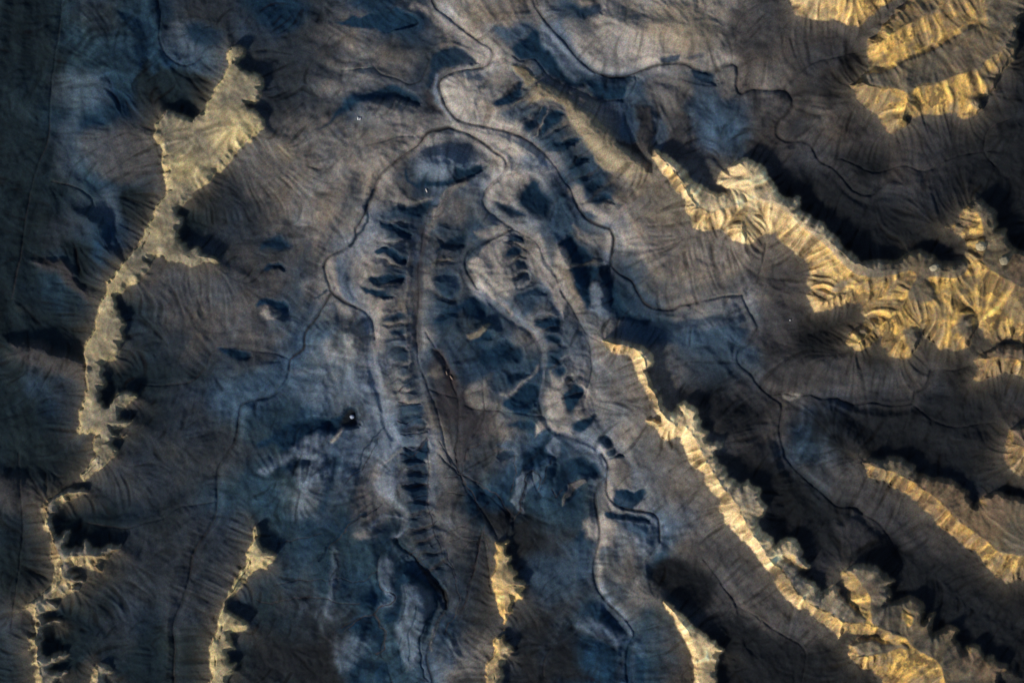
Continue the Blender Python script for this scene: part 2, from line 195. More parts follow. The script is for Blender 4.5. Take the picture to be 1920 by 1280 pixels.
# patches of mudstone, bare flats, spurs and painted shade: rock, weight, softness (or ~rock, half width, weight), relief : outline on a traced sheet (@ x y scale)
GUIDE = ['700,1060 660,1150 600,1280', '780,1090 770,1180 760,1290', '880,1000 870,1120 850,1290', '640,880 600,980 590,1100 560,1250', '560,700 520,800 480,900 450,1050', '1040,960 1060,1080 1040,1180',
 '1180,1020 1220,1120 1260,1250', '900,700 930,800 960,880', '250,60 260,140 280,200', '140,80 160,160 200,220', '60,560 120,640 150,720', '560,60 660,110 760,120', '1240,640 1330,700 1400,790 1440,900',
 '1560,800 1640,900 1700,960', '1450,900 1520,1000 1600,1040', '1300,1150 1400,1240 1480,1300', '1600,60 1560,200 1500,280', '660,380 620,440 560,520', '600,300 560,380 520,460', '1300,200 1330,260 1380,300']
PATCH = '''@480 0 4
n .9 4 -4: 600,160 760,120 900,95 1000,60 1080,20 1110,50 1180,90 1220,150 1150,190 1040,210 980,245 900,215 780,200 640,180
n .85 8 -5: 470,960 560,880 680,780 780,690 900,650 1050,650 1160,700 1240,770 1200,800 1080,760 900,740 800,770 700,840 600,900
l .35 20 2: 850,790 1000,770 1150,810 1280,880 1150,960 950,1000 850,900
n .75 5 -3: 1280,520 1330,420 1400,360 1500,330 1620,400 1680,460 1560,470 1420,500 1330,560 1300,640 1270,620
n .7 20 -3: 20,60 200,20 400,20 300,160 150,200 40,150
l .75 8 3: 1390,590 1500,560 1650,560 1680,650 1620,780 1590,900 1520,850 1450,750 1390,660
~l 5 .6 0: 1180,20 1350,120 1500,210 1580,290 1680,370 1740,410
l .7 5 0: 1560,250 1660,310 1770,380 1760,450 1690,460 1620,380
~s 4 .7 0: 1340,560 1350,680 1400,800 1460,900
o .4 20 2: 1480,30 1600,60 1680,150 1640,200 1560,150
t .7 12 0: 1380,880 1450,870 1450,930 1320,940
l .75 5 0: 1460,900 1600,950 1800,960 1920,990 1920,1200 1850,1130 1700,1020 1500,970
l .45 20 3: 780,1200 900,1110 1100,1070 1190,1090 1100,1160 960,1260 800,1280
o .5 12 0: 100,1100 250,1080 300,1180 180,1220
s .6 12 7: 1220,1180 1350,1130 1480,1160 1500,1260 1400,1330 1240,1320
p .6 8 -1: 1290,640 1330,700 1400,830 1430,880 1330,860 1280,740
@480 320 4
n .95 6 -6: 1140,-30 1170,50 1230,70 1330,90 1440,60 1500,-30 1580,-30 1690,-60 1700,0 1600,40 1450,90 1380,130 1260,120 1180,90 1130,30
n .95 5 -6: 950,400 1040,420 1160,450 1170,500 1150,520 1050,490 960,450
n 1 4 -7: 890,610 960,590 1080,630 1130,650 1130,690 1080,690 960,660 900,640
n 1 4 -7: 820,790 900,770 1040,790 1120,800 1080,850 980,850 880,820
n .9 5 -6: 780,860 900,870 1000,930 1030,950 960,960 880,930
n .85 8 -5: 1080,260 1180,250 1320,220 1330,270 1250,340 1150,350 1090,310
n .8 6 -4: 960,1100 1080,1060 1110,1080 1080,1110 980,1130
n .8 6 -4: 1020,1210 1100,1180 1110,1240 1030,1250
n .8 8 -4: 20,570 80,500 170,490 230,540 200,590 80,590
n .85 5 -5: 20,720 80,690 180,700 190,760 150,720 60,740
n .9 5 -5: 0,980 80,960 200,990 230,1060 200,1080 130,1040 60,1010 0,1030
l .7 6 3: 20,1060 80,1030 110,1070 170,1080 120,1110 60,1100
~n 4 .8 -2: 880,150 820,260 800,380 760,460 700,550
~n 3 .7 -1: 520,900 460,940 430,950
s .8 8 1: 590,700 640,640 680,700 690,800 720,880 740,990 680,980 620,900 600,800
s .8 10 0: 760,1060 830,1060 870,1120 880,1240 800,1230 770,1150
l .7 6 0: 530,680 600,650 620,640 590,720 600,860 630,920 580,880 540,780
l .6 8 0: 560,960 640,1010 760,1040 700,1070 620,1040
l .7 8 2: 1000,180 1050,90 1120,180 1230,210 1310,200 1180,250 1080,250 1010,220
l .5 10 0: 920,40 1040,10 960,200 920,110
~l 3 .6 1: 1500,90 1400,170 1370,250 1310,360 1290,420 1270,520
~t 8 .6 2: 1540,80 1450,150 1380,280 1310,400
o .35 6 4: 1320,690 1380,640 1450,640 1470,680 1400,710 1330,715
l .5 8 2: 1270,740 1340,760 1350,860 1280,860
~p 9 .6 -1: 1250,440 1240,640 1220,820 1210,1000 1200,1200 1200,1280
~t 5 .5 1.5: 1160,560 1150,800 1100,1000 1120,1150 1150,1280
n .8 6 -4: 1340,600 1420,530 1520,480 1560,490 1530,560 1450,580
b .8 8 -3: 1380,760 1460,760 1520,800 1530,920 1450,960 1390,900
n .85 8 -4: 1320,1120 1450,1060 1560,980 1640,940 1700,1020 1700,1110 1600,1120 1540,1060 1440,1150 1340,1160
o .45 4 3: 1560,1220 1640,1190 1740,1150 1750,1170 1690,1230 1590,1240
n .85 4 -4: 1580,1270 1690,1240 1740,1200 1790,1250 1760,1280
l .85 6 3: 1590,690 1700,580 1800,500 1880,440 1900,500 1780,540 1800,640 1850,740 1840,860 1790,860 1700,800 1620,720
l .6 8 0: 1640,440 1760,430 1860,400 1900,420 1780,500 1700,500
l .8 6 0: 1740,100 1820,60 1920,20 1920,250 1800,250 1750,270 1720,200
n .7 8 -3: 1760,240 1850,250 1920,290 1920,340 1820,310
l .7 5 -1: 1620,780 1700,840 1800,920 1920,1040 1920,1080 1840,1020 1700,900
b .5 8 -2: 960,300 1040,290 1080,370 980,380
@480 640 4
n 1 8 -8: 640,540 700,480 760,500 775,570 740,640 660,650 560,680 440,690 330,740 280,790 200,800 130,760 30,790 0,750 100,720 200,640 330,600 480,590
k .8 8 -3: 650,570 700,500 760,520 760,600 700,640 640,630
l .7 4 3: 560,760 600,700 660,650 670,665 620,720 580,780
s .6 8 2: 280,790 400,720 450,690 520,710 560,690 540,760 440,790 330,830
~s 9 .6 2: 60,980 200,880 320,840 450,800 500,900 490,1000
n .7 8 -3: 160,960 260,880 380,860 440,880 380,920 250,960
n .8 14 -5: 540,900 600,860 620,920 590,1050 560,1180 540,1280 460,1280 500,1150 540,1020
s .75 8 1: 580,330 640,270 720,200 760,210 740,270 660,280 600,330
~s 5 .6 1: 250,250 400,240 500,210 640,190 740,180
~s 6 .5 0: 830,200 890,300 930,420 960,560 990,640
s .7 8 1: 860,770 960,720 1000,800 1080,800 1090,840 1020,890 920,940 910,920 980,850 900,860
~l 3 .7 1: 930,930 1040,880 1090,830
s .6 10 1: 910,1050 960,1000 1050,1040 1050,1180 1100,1240 1000,1200 930,1130
~n 2 .6 -1: 960,650 860,740 800,830 760,920 720,1000
n .55 6 -3: 980,40 1120,30 1120,150 1000,150
n .6 5 -2: 1000,160 1090,160 1080,200 1010,200
b .8 5 -2: 1080,480 1250,490 1250,580 1100,600
n .6 5 -3: 1090,620 1270,580 1270,650 1100,690
n .85 5 -4: 1110,820 1180,820 1280,750 1280,900 1100,920
n .7 5 -3: 1120,950 1270,930 1260,1060 1130,1060
n .8 5 -3: 1100,1090 1280,1060 1280,1280 1180,1240 1160,1150
~p 1.2 .8 -1.5: 1060,350 1100,320 1180,290
~p 1.2 .8 -1.5: 1070,440 1130,470 1230,480
~p 1.2 .8 -1.5: 1080,600 1150,600 1260,560
~p 1.2 .8 -1.5: 1090,700 1180,700 1290,680
~p 1.2 .8 -1.5: 1110,820 1190,820 1280,740
~p 1.2 .8 -1.5: 1100,940 1180,930 1260,920
~p 1.2 .8 -1.5: 1090,1080 1180,1090 1280,1060
~p 1.2 .8 -1.5: 1180,1200 1280,1160
~s 7 .35 1: 1290,680 1330,860 1330,1100 1330,1280
p .6 20 -1: 1260,180 1400,60 1440,200 1560,360 1640,460 1760,540 1760,620 1640,760 1540,880 1510,880 1500,640 1360,540 1280,260
t .5 6 0: 1280,250 1350,200 1400,200 1410,260 1340,270
t .6 10 1: 1560,380 1680,300 1740,260 1750,400 1700,500 1600,500
p 1 8 -3: 1320,60 1420,100 1480,220 1500,320 1460,390 1420,330 1430,200 1350,120
n 1 14 -6: 1560,1060 1700,1100 1900,1200 1980,1240 1960,1350 1860,1450 1760,1430 1680,1360 1600,1220
k .8 14 -4: 1660,1250 1800,1280 1950,1260 1950,1380 1860,1450 1760,1420
n .8 8 -4: 1680,120 1760,60 1880,20 1920,60 1800,150 1700,200
@480 960 4
n 1 6 -6: 1010,460 1080,370 1150,350 1250,390 1340,490 1430,620 1420,720 1380,700 1350,600 1280,540 1130,470 1100,480 1090,650 1060,780 1000,840 940,830 950,780 1030,720 1040,600 1020,520
k .9 4 -3: 1180,340 1300,470 1440,620 1440,680 1410,740 1400,640 1300,540
s .5 8 3: 920,400 960,330 1020,330 1010,460 1010,590 950,580 920,500
n .8 10 -4: 750,640 830,570 900,540 950,600 950,680 860,740 780,730
~s 5 .5 2: 960,610 1010,640 1000,680 940,710
s .5 10 4: 1110,560 1300,600 1330,700 1260,860 1220,1100 1140,1200 1080,1000 1030,880 1100,740
~n 2 .7 -2: 1340,620 1350,700 1320,800 1260,860 1240,1000 1250,1150 1300,1280
~n 2 .5 -1: 1120,560 1110,700 1060,820
~n 2 .5 -1: 1200,700 1180,820 1150,900 1150,1100
~n 2 .5 -1: 1090,920 1070,1050 1080,1200
~l 3 .6 1: 1400,770 1350,860 1320,950 1320,1030
n .6 8 -3: 1380,760 1500,740 1500,830 1400,950 1340,1180 1290,1150 1320,1000
s .28 14 5: 580,1000 680,940 800,940 830,1050 760,1140 640,1170 590,1100
n .9 14 -4: 620,900 740,810 860,790 940,870 960,960 910,1060 850,940 740,890
n .8 8 -3: 720,1190 880,1110 980,1120 980,1200 900,1280 860,1200
k .8 30 -3: 0,950 300,950 520,940 560,1000 560,1200 600,1280 0,1280
~s 8 .4 3: 600,290 600,400 580,560 540,760
k .6 8 -2: 600,300 630,380 620,560 590,600 610,440
~n 3 .7 -2: 820,30 720,80 620,170 520,270 490,380
l .4 10 1: 740,170 830,160 850,190 780,220
~s 4 .5 1: 860,120 930,30 1040,20 1120,80 1100,150 1030,190
n .6 8 -2: 900,130 950,70 1020,70 1020,130
@920 0 4
n .8 10 -4: 540,30 700,40 820,20 830,100 720,150 640,100
n .9 10 -5: 160,340 240,290 290,180 380,230 400,320 470,400 560,540 640,600 720,590 780,560 780,620 700,640 580,640 440,540 360,450 240,430
n .9 6 -4: 780,540 860,570 980,570 1080,560 1060,640 1000,780 960,750 880,740 800,750 720,680 760,620
b .8 12 -2: 0,180 120,200 250,160 290,190 230,300 140,320 0,260
s .7 8 0: 380,160 500,250 600,360 700,470 760,540 660,540 560,500 440,360 390,260
l .6 20 2: 560,150 740,200 980,130 1150,280 1250,450 1000,540 800,500 640,330
o .45 25 3: 1250,20 1600,10 1740,200 1700,350 1480,370 1300,360 1150,260
o .95 6 5: 170,480 220,470 310,520 340,590 280,640 250,580 190,540
o .95 5 6: 180,770 330,640 380,620 500,660 590,720 660,800 780,880 870,990 960,1080 1100,1200 1200,1280 1000,1300 850,1280 740,1120 680,1000 600,920 570,820 500,760 400,740 280,750
n .95 6 -6: 20,780 120,660 230,600 240,660 170,750 80,790
n .8 6 -4: 240,960 300,850 390,780 400,830 340,930 280,980
~l 2 .8 1: 210,980 230,930 290,860
~l 2 .8 1: 310,1030 350,1000 360,930 400,840
n .95 6 -5: 360,1000 400,870 500,840 560,870 480,930 420,970 370,1020
n .95 6 -5: 390,1090 460,1050 600,1030 680,1050 640,1100 540,1120 440,1130
n .9 6 -5: 590,1240 640,1170 720,1150 730,1200 660,1230 600,1280
b .6 8 -2: 60,840 200,800 300,800 260,880 120,900
l .85 8 0: 0,990 140,990 300,1080 440,1190 500,1280 300,1280 200,1200 0,1060
s .7 12 0: 230,1180 350,1160 440,1220 480,1280 240,1280
n .8 6 -2: 1300,400 1420,390 1420,440 1310,460
n .6 6 -2: 1460,400 1560,380 1600,400 1480,430
n .85 4 -4: 1520,560 1540,510 1660,540 1700,560 1700,640 1640,620 1540,590
b .4 30 -1: 1560,640 1700,640 1880,760 1880,1000 1840,1180 1720,1100 1560,900 1520,760
d .8 8 3: 1060,820 1230,820 1220,960 1200,1080 1140,1180 1100,1060
d .8 8 3: 1310,1000 1480,880 1510,1000 1530,1150 1460,1200 1380,1200 1310,1100
k .7 6 -4: 930,1050 1090,1060 1130,1170 1200,1200 1210,1240 1100,1160 1000,1090
b .7 8 -2: 980,850 1070,820 1100,1040 980,1020
b .6 8 -2: 1240,860 1300,900 1320,1000 1310,1120 1220,1060
t .6 10 0: 1160,560 1400,560 1510,640 1500,740 1360,840 1240,780 1190,700
t .6 8 2: 1700,560 1830,520 1850,680 1760,740 1710,680
l .5 8 2: 1620,420 1700,350 1810,400 1800,450 1700,470
@920 320 4
n .9 14 -5: 240,110 290,40 380,70 410,150 480,220 440,330 330,350 230,290 200,220
n .9 8 -3: 60,270 180,300 270,340 230,370 150,340
b .9 8 -3: 440,340 500,240 570,220 610,320 620,420 540,480 480,540 450,500
n .9 6 -4: 500,550 570,460 640,470 720,570 790,640 700,690 620,700 610,600 560,560
n .9 8 -5: 680,720 760,690 850,690 900,660 900,780 940,880 980,940 1060,1080 1200,1120 1100,1130 900,1080 880,880 800,840 770,900 740,1040 700,1020 640,880 580,740
s .7 10 4: 770,900 800,850 870,880 890,1000 920,1060 860,1110 760,1090 750,1010
s .6 8 1: 830,600 880,560 890,640 850,740 830,680
n .7 10 -3: 960,920 1040,1060 1200,1110 1400,1110 1600,1080 1800,1040 1840,1060 1700,1130 1540,1190 1400,1190 1380,1280 1250,1280 1100,1240 1050,1150
b .7 15 0: 1000,1120 1200,1170 1400,1200 1600,1190 1840,1070 1880,1160 1860,1280 1000,1280
l .8 6 3: 300,600 340,560 400,680 470,800 520,900 560,1000 540,1080 430,900 360,800 290,660
~l 5 .5 0: 330,500 400,620 480,760 560,920 640,1060
n .9 6 -4: 110,530 180,470 250,480 250,540 170,550
n .9 6 -4: 110,640 150,600 230,600 230,650 140,670
n .8 5 -3: 170,700 260,690 280,730 200,740
n .7 5 -3: 180,770 290,760 300,810 190,820
n .8 6 -4: 180,910 280,890 380,880 400,930 300,940 210,960
b .8 10 -2: 200,940 380,930 370,1010 280,1090 240,1020
n .9 6 -5: 340,1140 400,1080 500,1080 530,1110 510,1180 420,1180
n .9 6 -5: 390,1230 440,1220 520,1250 520,1280 400,1280
l .8 8 1: 80,700 140,720 170,860 160,920 60,900 0,800 0,720
l .7 8 1: 20,560 110,540 110,640 40,700
n .9 6 -5: 720,110 830,70 850,110 800,160 740,150
n .9 6 -4: 780,220 880,190 920,260 860,270 800,250
n .7 6 -2: 920,250 1010,250 960,280
l .8 8 0: 580,120 700,110 720,200 800,250 1000,290 960,370 900,400 800,360 700,280 640,180
l .7 8 0: 620,380 700,460 800,500 900,450 920,540 880,600 800,560 700,500
l .8 8 2: 490,640 540,570 610,640 600,720 540,720
o .35 30 0: 1100,320 1440,180 1460,340 1300,400 1180,450
~s 6 .5 0: 60,960 200,1060 340,1200 400,1280
@920 640 4
n .9 10 -4: 0,140 80,60 200,30 240,90 200,140 100,160 20,210
n .9 6 -4: 430,100 500,95 550,160 520,190 450,160
n .85 5 -3: 480,210 560,190 580,230 520,260
n .8 5 -3: 560,270 610,250 620,290 570,300
n .9 6 -4: 610,350 640,310 720,370 690,420 640,500 600,540 550,470 560,390
l .85 8 3: 430,360 540,370 550,480 580,550 480,570 430,500
l .7 6 2: 440,240 560,310 600,300 590,350 460,340
n 1 6 -5: 70,470 150,410 240,330 340,310 370,380 350,500 260,550 160,510
n .8 6 -3: 110,250 180,220 260,230 200,280 130,320
~l 5 .45 2: 80,390 180,360 260,280 340,200
n .8 6 -3: 120,620 220,590 300,620 330,660 280,690 180,640
n .9 6 -4: 580,640 640,590 760,560 800,570 740,640 680,680
l .8 6 2: 340,640 410,600 440,640 400,690 340,720
l .8 6 2: 440,590 480,600 540,650 620,690 520,690 460,640
n .9 8 -4: 240,850 320,790 420,770 470,690 440,810 470,850 400,930 360,960 280,920
n .95 10 -5: 520,950 620,860 720,880 830,980 830,1020 740,1000 640,1000 560,1080 470,1160 490,1060
~s 5 .7 1: 640,770 740,800 830,870 880,930 880,990 840,1050
t .6 3 3: 560,1130 640,1040 690,1020 700,1050 640,1110 580,1200 530,1240
s .5 4 3: 220,1020 270,960 310,970 330,1040 300,1080 260,1200 240,1280 180,1200
n .7 4 -3: 360,1060 420,960 490,900 510,960 470,1050 450,1130 420,1070
s .6 4 2: 450,800 500,720 530,730 520,840 490,850
n .8 4 -4: 780,760 860,720 900,770 830,800
n .8 4 -3: 860,800 920,790 930,840 890,860
n .8 4 -3: 890,880 970,840 1000,880 920,890
n 1 5 -5: 920,1100 1000,1090 1080,1130 1150,1120 1140,1190 1060,1260 980,1240 920,1180
l .7 6 0: 880,1020 920,1100 910,1190 960,1260 900,1230 850,1120
t .8 8 1: 900,890 980,900 1040,960 1060,1020 1060,1090 960,1080 900,1000
b .6 5 -1: 30,770 180,770 200,820 60,810
n .7 5 -2: 30,870 100,830 190,840 200,880 80,900
@920 960 4
l .8 8 0: 690,80 800,60 860,20 940,100 930,240 860,230 830,330 820,520 850,600 810,580 790,400 810,200 720,200
~s 5 .6 0: 830,560 870,660 960,740 1040,830 1060,930
n 1 5 -4: 870,20 960,0 1100,20 1200,60 1190,90 1100,60 960,70 900,60
b .8 8 -2: 960,80 1100,70 1180,110 1200,180 1260,140 1260,240 1180,200 1050,160
~s 5 .6 1: 1180,20 1260,80 1280,180 1280,260
n .8 8 -3: 600,240 680,140 720,160 700,220 760,260 750,330 680,300 630,290
b .8 15 0: 560,260 780,250 770,480 640,520 620,380
k .9 20 -4: 1180,500 1280,360 1440,330 1560,400 1700,520 1640,700 1500,760 1400,680 1280,640
t .5 20 4: 960,420 1050,260 1090,350 1140,500 1280,640 1300,690 1180,690 1060,600
n .8 15 -3: 720,700 820,660 920,740 1000,850 980,900 860,830 720,780
s .45 10 2: 640,840 760,800 900,880 1000,920 960,1000 860,960 700,900
k .8 25 -3: 420,1060 560,900 660,880 640,1000 720,1200 700,1280 440,1280
b .8 8 3: 1070,1000 1120,980 1160,1040 1120,1080
n .8 6 -2: 1040,1080 1150,1100 1160,1280 1040,1280
b .5 25 0: 280,360 600,360 620,560 400,700 280,500
@450 825 3.2
~p 1.1 .75 -1: 1300,0 1300,100 1310,200
~p 1 .7 -1: 1210,0 1240,90 1290,180 1310,200
~p 1 .7 -1: 1420,20 1360,90 1320,190
~p 1 .7 -1: 1215,110 1260,160 1310,200
~p 1 .6 -1: 1220,240 1270,230 1310,210
~p 1.2 .7 -1: 1330,200 1420,240 1480,300 1600,420 1660,480
~p 1.5 .8 -1: 1320,200 1360,270 1400,350 1440,440
~p 1 .7 -1: 1240,330 1300,340 1360,340
~p .9 .6 -1: 1330,200 1400,180 1440,130 1520,60 1600,-20
~p 1 .7 -1: 1470,520 1440,620 1410,780 1370,940 1310,1040
~p 1 .6 -1: 1480,590 1500,800 1520,900
~p 1.1 .7 -1: 1120,0 1125,200 1130,400 1180,590 1220,700 1280,800 1310,900 1300,1040 1220,1150
~p .9 .5 -1: 1250,650 1270,750 1300,820
~p 1.2 .75 -1: 1650,490 1690,420 1720,300 1740,180
~p 1 .7 -1: 1640,300 1660,200 1665,100
~p 1 .7 -1: 1740,180 1780,240 1790,290
~p 1 .7 -1: 1800,260 1840,180 1900,90
~p 1 .7 -1: 1860,300 1880,340 1920,310
~p 1 .5 -1: 1450,440 1380,490 1280,540
~p 1 .5 -1: 1460,580 1360,590 1270,600
~p 1 .6 -1: 1460,600 1400,640 1300,700
~p 1 .6 -1: 820,0 780,100 700,180 640,260
~p 1 .6 -1: 90,960 150,980 400,950 520,950 600,960 700,980
~p 1 .5 -1: 200,860 400,840 560,850 700,830 830,800
~p 1 .5 -1: 220,620 330,600 480,560
~p 1.2 .8 -1: 620,1150 720,1080 790,1060 830,1020 910,960 900,920 840,900 830,850
~p 1.2 .8 -1: 790,1060 860,1150 870,1200 830,1280
~p 1 .7 -1: 840,380 760,460 690,490 620,560 520,660
~p 1.2 .7 -1: 1000,700 1060,670 1110,640 1180,620
~p 1.2 .7 -1: 1060,740 1120,700 1200,690
~p 1.2 .7 -1: 1090,780 1150,760 1220,760
~p 1.2 .7 -1: 1000,470 1080,460 1160,430
~p 1.2 .7 -1: 1000,540 1090,530 1180,500
~p 1.2 .7 -1: 970,280 1040,275 1130,250
~p 1.2 .7 -1: 960,100 1040,90 1110,20
@0 0 2.9766
k .8 60 0: -200,-200 290,-200 290,0 250,200 270,400 200,600 250,800 180,1000 120,1280 -200,1280
n .8 12 -6: 570,420 620,420 700,560 710,640 650,650 620,560
n .8 12 -5: 400,720 480,650 560,640 600,690 500,740 440,760
s .2 20 0: 300,420 560,400 600,560 420,620 290,560
s .2 20 0: 290,700 420,640 430,760 480,900 380,1000 300,950
n .6 12 -3: 660,60 800,90 880,150 860,300 760,330 740,200
s .2 10 0: 940,130 1080,110 1100,280 1040,350 960,320 920,220
k 1 15 -6: 730,560 760,440 820,330 850,420 900,360 960,400 1000,370 1060,400 1180,450 1180,520 1130,620 1080,660 1000,620 900,600 800,590
n .8 10 -3: 1030,140 1150,130 1250,200 1200,260 1060,240
s .2 15 0: 520,1100 640,1060 700,1180 640,1260 540,1200
k .9 15 -5: 640,1060 760,1040 880,1100 800,1270 700,1240 650,1150
t .3 20 2: 430,760 560,720 720,700 860,760 900,860 800,980 560,980 460,860
k .9 5 -1: 165,630 185,625 195,655 175,665
k .9 6 -1: 120,750 160,745 165,790 130,800
k .9 5 -1: 155,890 175,880 180,915 160,920
@0 425 2.9766
k 1 20 -6: 340,70 480,110 520,300 500,370 420,250
d .9 12 8: 180,190 340,180 480,350 560,420 420,360 300,260 200,230
k 1 20 -4: 20,500 300,480 480,600 450,740 330,690 100,640
d .9 12 8: 60,650 200,640 340,700 460,760 470,860 300,800 130,740 80,690
b .5 20 0: 120,840 220,820 260,920 160,960
n .9 6 -4: 1210,690 1300,680 1380,700 1370,740 1260,720
b .5 25 0: 1180,900 1600,760 1600,900 1500,960 1340,1000 1200,1100
k .8 30 -2: 600,780 900,800 1080,850 900,880 700,890 600,900
@0 850 2.9766
k .8 30 -2: 280,330 470,390 640,420 560,460 420,430
d .6 15 6: 0,140 90,140 250,230 230,330 100,330 0,310
k .8 5 -1: 1130,510 1150,515 1145,535 1125,530
@1280 0 2.9766
d .6 20 0: 280,60 560,100 600,160 500,330 300,220
k .9 20 -5: 880,330 980,270 1040,250 1030,390 960,460 920,430
b .3 20 2: 60,460 200,420 220,560 340,600 380,680 240,760 120,700
k .6 20 -1: 600,540 850,560 960,520 900,480 700,440
k .9 30 -4: 950,850 1150,830 1160,960 1060,1020 960,960
k .8 60 0: 1500,700 1905,640 2200,640 2200,1280 1700,1280 1500,1000
k .8 50 0: 480,1000 900,950 1200,1100 1300,1280 700,1280
@1280 425 2.9766
k 1 25 -6: 650,580 700,480 900,520 1000,550 900,640 880,690 700,730 640,660
k .9 20 0: 940,0 1450,-20 1480,140 1280,110 1000,140
b .5 40 0: 0,560 300,560 330,820 0,860
k .8 30 -1: 700,1060 1300,1020 1700,1000 1800,1280 900,1280
d .5 20 6: 440,660 660,740 950,700 900,880 620,930 460,880
l .5 5 0: 560,940 640,930 680,950 600,970
k .7 15 0: 110,1080 380,1000 440,1080 380,1160 180,1160
@1280 850 2.9766
k .85 40 0: 200,20 500,20 760,200 1000,300 900,560 760,560 700,600 480,460 480,320
k .9 30 0: 1100,480 1900,750 2200,800 2200,1400 1850,1400 1700,1050 1400,880 1200,700
d .5 20 8: 640,60 980,40 1040,150 1240,250 1140,420 1000,300 800,190
d .5 15 6: 860,380 1080,360 1120,470 940,560
k .9 25 0: 240,950 440,950 680,1090 940,1010 950,1170 1060,1230 1100,1400 260,1400'''
# ------------------------------------------------------------------ field tools
X0, X1, Y0, Y1 = -140.0, 2060.0, -140.0, 1420.0
q = QUALITY
gx = np.arange(X0, X1 + .1, q); gy = np.arange(Y0, Y1 + .1, q)
NX, NY = len(gx), len(gy)
GX, GY = np.meshgrid(gx.astype(F), gy.astype(F))

def spline_w(coords, n):
    i = np.clip(np.floor(coords).astype(int), 1, n - 3); f = np.clip(coords - i, 0, 1)
    W = np.zeros((len(coords), n), F); r = np.arange(len(coords))
    for k, w in enumerate(((1-f)**3/6, (3*f**3-6*f**2+4)/6, (-3*f**3+3*f**2+3*f+1)/6, f**3/6)):
        W[r, i - 1 + k] += w
    return W
def bn(scale, seed):
    "smooth random field, about unit variance, feature size = scale (metres)"
    r = np.random.default_rng(seed)
    nx = int((X1 - X0) / scale) + 6; ny = int((Y1 - Y0) / scale) + 6
    R = r.standard_normal((ny, nx)).astype(F)
    return (spline_w((gy - Y0) / scale + 2, ny) @ R @ spline_w((gx - X0) / scale + 2, nx).T) * F(2.1)
def fbm(scale, octs, seed, gain=.5):
    a = 0; g = 1
    for o in range(octs):
        a = a + F(g) * bn(scale / 2**o, seed + o); g *= gain
    return a
def sample(A, px, py):
    x = np.clip((px - X0) / q, 0, NX - 1.001).astype(F); y = np.clip((py - Y0) / q, 0, NY - 1.001).astype(F)
    xi = x.astype(np.int32); yi = y.astype(np.int32); fx = x - xi; fy = y - yi
    B = A.ravel(); k = yi * NX + xi
    a = B[k]; b = B[k + 1]; c = B[k + NX]; d = B[k + NX + 1]
    a = a + (b - a) * fx; c = c + (d - c) * fx
    return a + (c - a) * fy
def blur(A, r):
    n = max(1, int(round(r / q)))
    if r / q < .6: return A
    for _ in range(2):
        for ax in (0, 1):
            p = [(0, 0), (0, 0)]; p[ax] = (n + 1, n)
            c = np.cumsum(np.pad(A, p, mode='edge').astype(np.float64), axis=ax)
            k = 2 * n + 1
            A = ((c[k:] - c[:-k]) / k if ax == 0 else (c[:, k:] - c[:, :-k]) / k).astype(F)
    return A
def segs(poly, closed):
    p = np.asarray(poly, float)
    if closed: p = np.vstack([p, p[:1]])
    return p
def dist_fine(lines, R, want_s=False):
    D = np.full((NY, NX), R, F); S = np.zeros((NY, NX), F) if want_s else None
    s0 = 0.0
    for ln in lines:
        for a, b in zip(ln[:-1], ln[1:]):
            L = math.hypot(*(b - a))
            if L < 1e-6: continue
            i0 = max(0, int((min(a[0], b[0]) - R - X0) / q)); i1 = min(NX, int((max(a[0], b[0]) + R - X0) / q) + 2)
            j0 = max(0, int((min(a[1], b[1]) - R - Y0) / q)); j1 = min(NY, int((max(a[1], b[1]) + R - Y0) / q) + 2)
            if i1 <= i0 or j1 <= j0: s0 += L; continue
            x = gx[i0:i1].astype(F)[None] - F(a[0]); y = gy[j0:j1].astype(F)[:, None] - F(a[1])
            dx, dy = F((b[0]-a[0])/L), F((b[1]-a[1])/L)
            t = np.clip(x * dx + y * dy, 0, F(L))
            d = np.hypot(x - t * dx, y - t * dy)
            W = D[j0:j1, i0:i1]; m = d < W
            W[m] = d[m]
            if want_s: S[j0:j1, i0:i1][m] = (t + F(s0))[m]
            s0 += L
    return (D, S) if want_s else D
CQ = 8.0
cx = np.arange(X0, X1 + CQ, CQ); cy = np.arange(Y0, Y1 + CQ, CQ); CXX, CYY = np.meshgrid(cx, cy)
def dist_coarse(lines):
    D = np.full(CXX.shape, 1e9)
    for ln in lines:
        for a, b in zip(ln[:-1], ln[1:]):
            v = b - a; L2 = v @ v
            if L2 < 1e-9: continue
            t = np.clip(((CXX - a[0]) * v[0] + (CYY - a[1]) * v[1]) / L2, 0, 1)
            D = np.minimum(D, np.hypot(CXX - a[0] - t * v[0], CYY - a[1] - t * v[1]))
    return D
def up(A):
    "coarse field to the full grid, linear"
    def W(c, c0, n):
        x = np.clip((c - c0) / CQ, 0, n - 1.001); i = x.astype(int); f = x - i
        w = np.zeros((len(c), n), F); r = np.arange(len(c)); w[r, i] = 1 - f; w[r, i + 1] = f; return w
    return W(gy, Y0, A.shape[0]) @ A.astype(F) @ W(gx, X0, A.shape[1]).T
def dist_all(lines, R=40):
    f = dist_fine(lines, R); c = up(dist_coarse(lines))
    return np.where(f < R - 3, f, np.maximum(c, f)).astype(F)
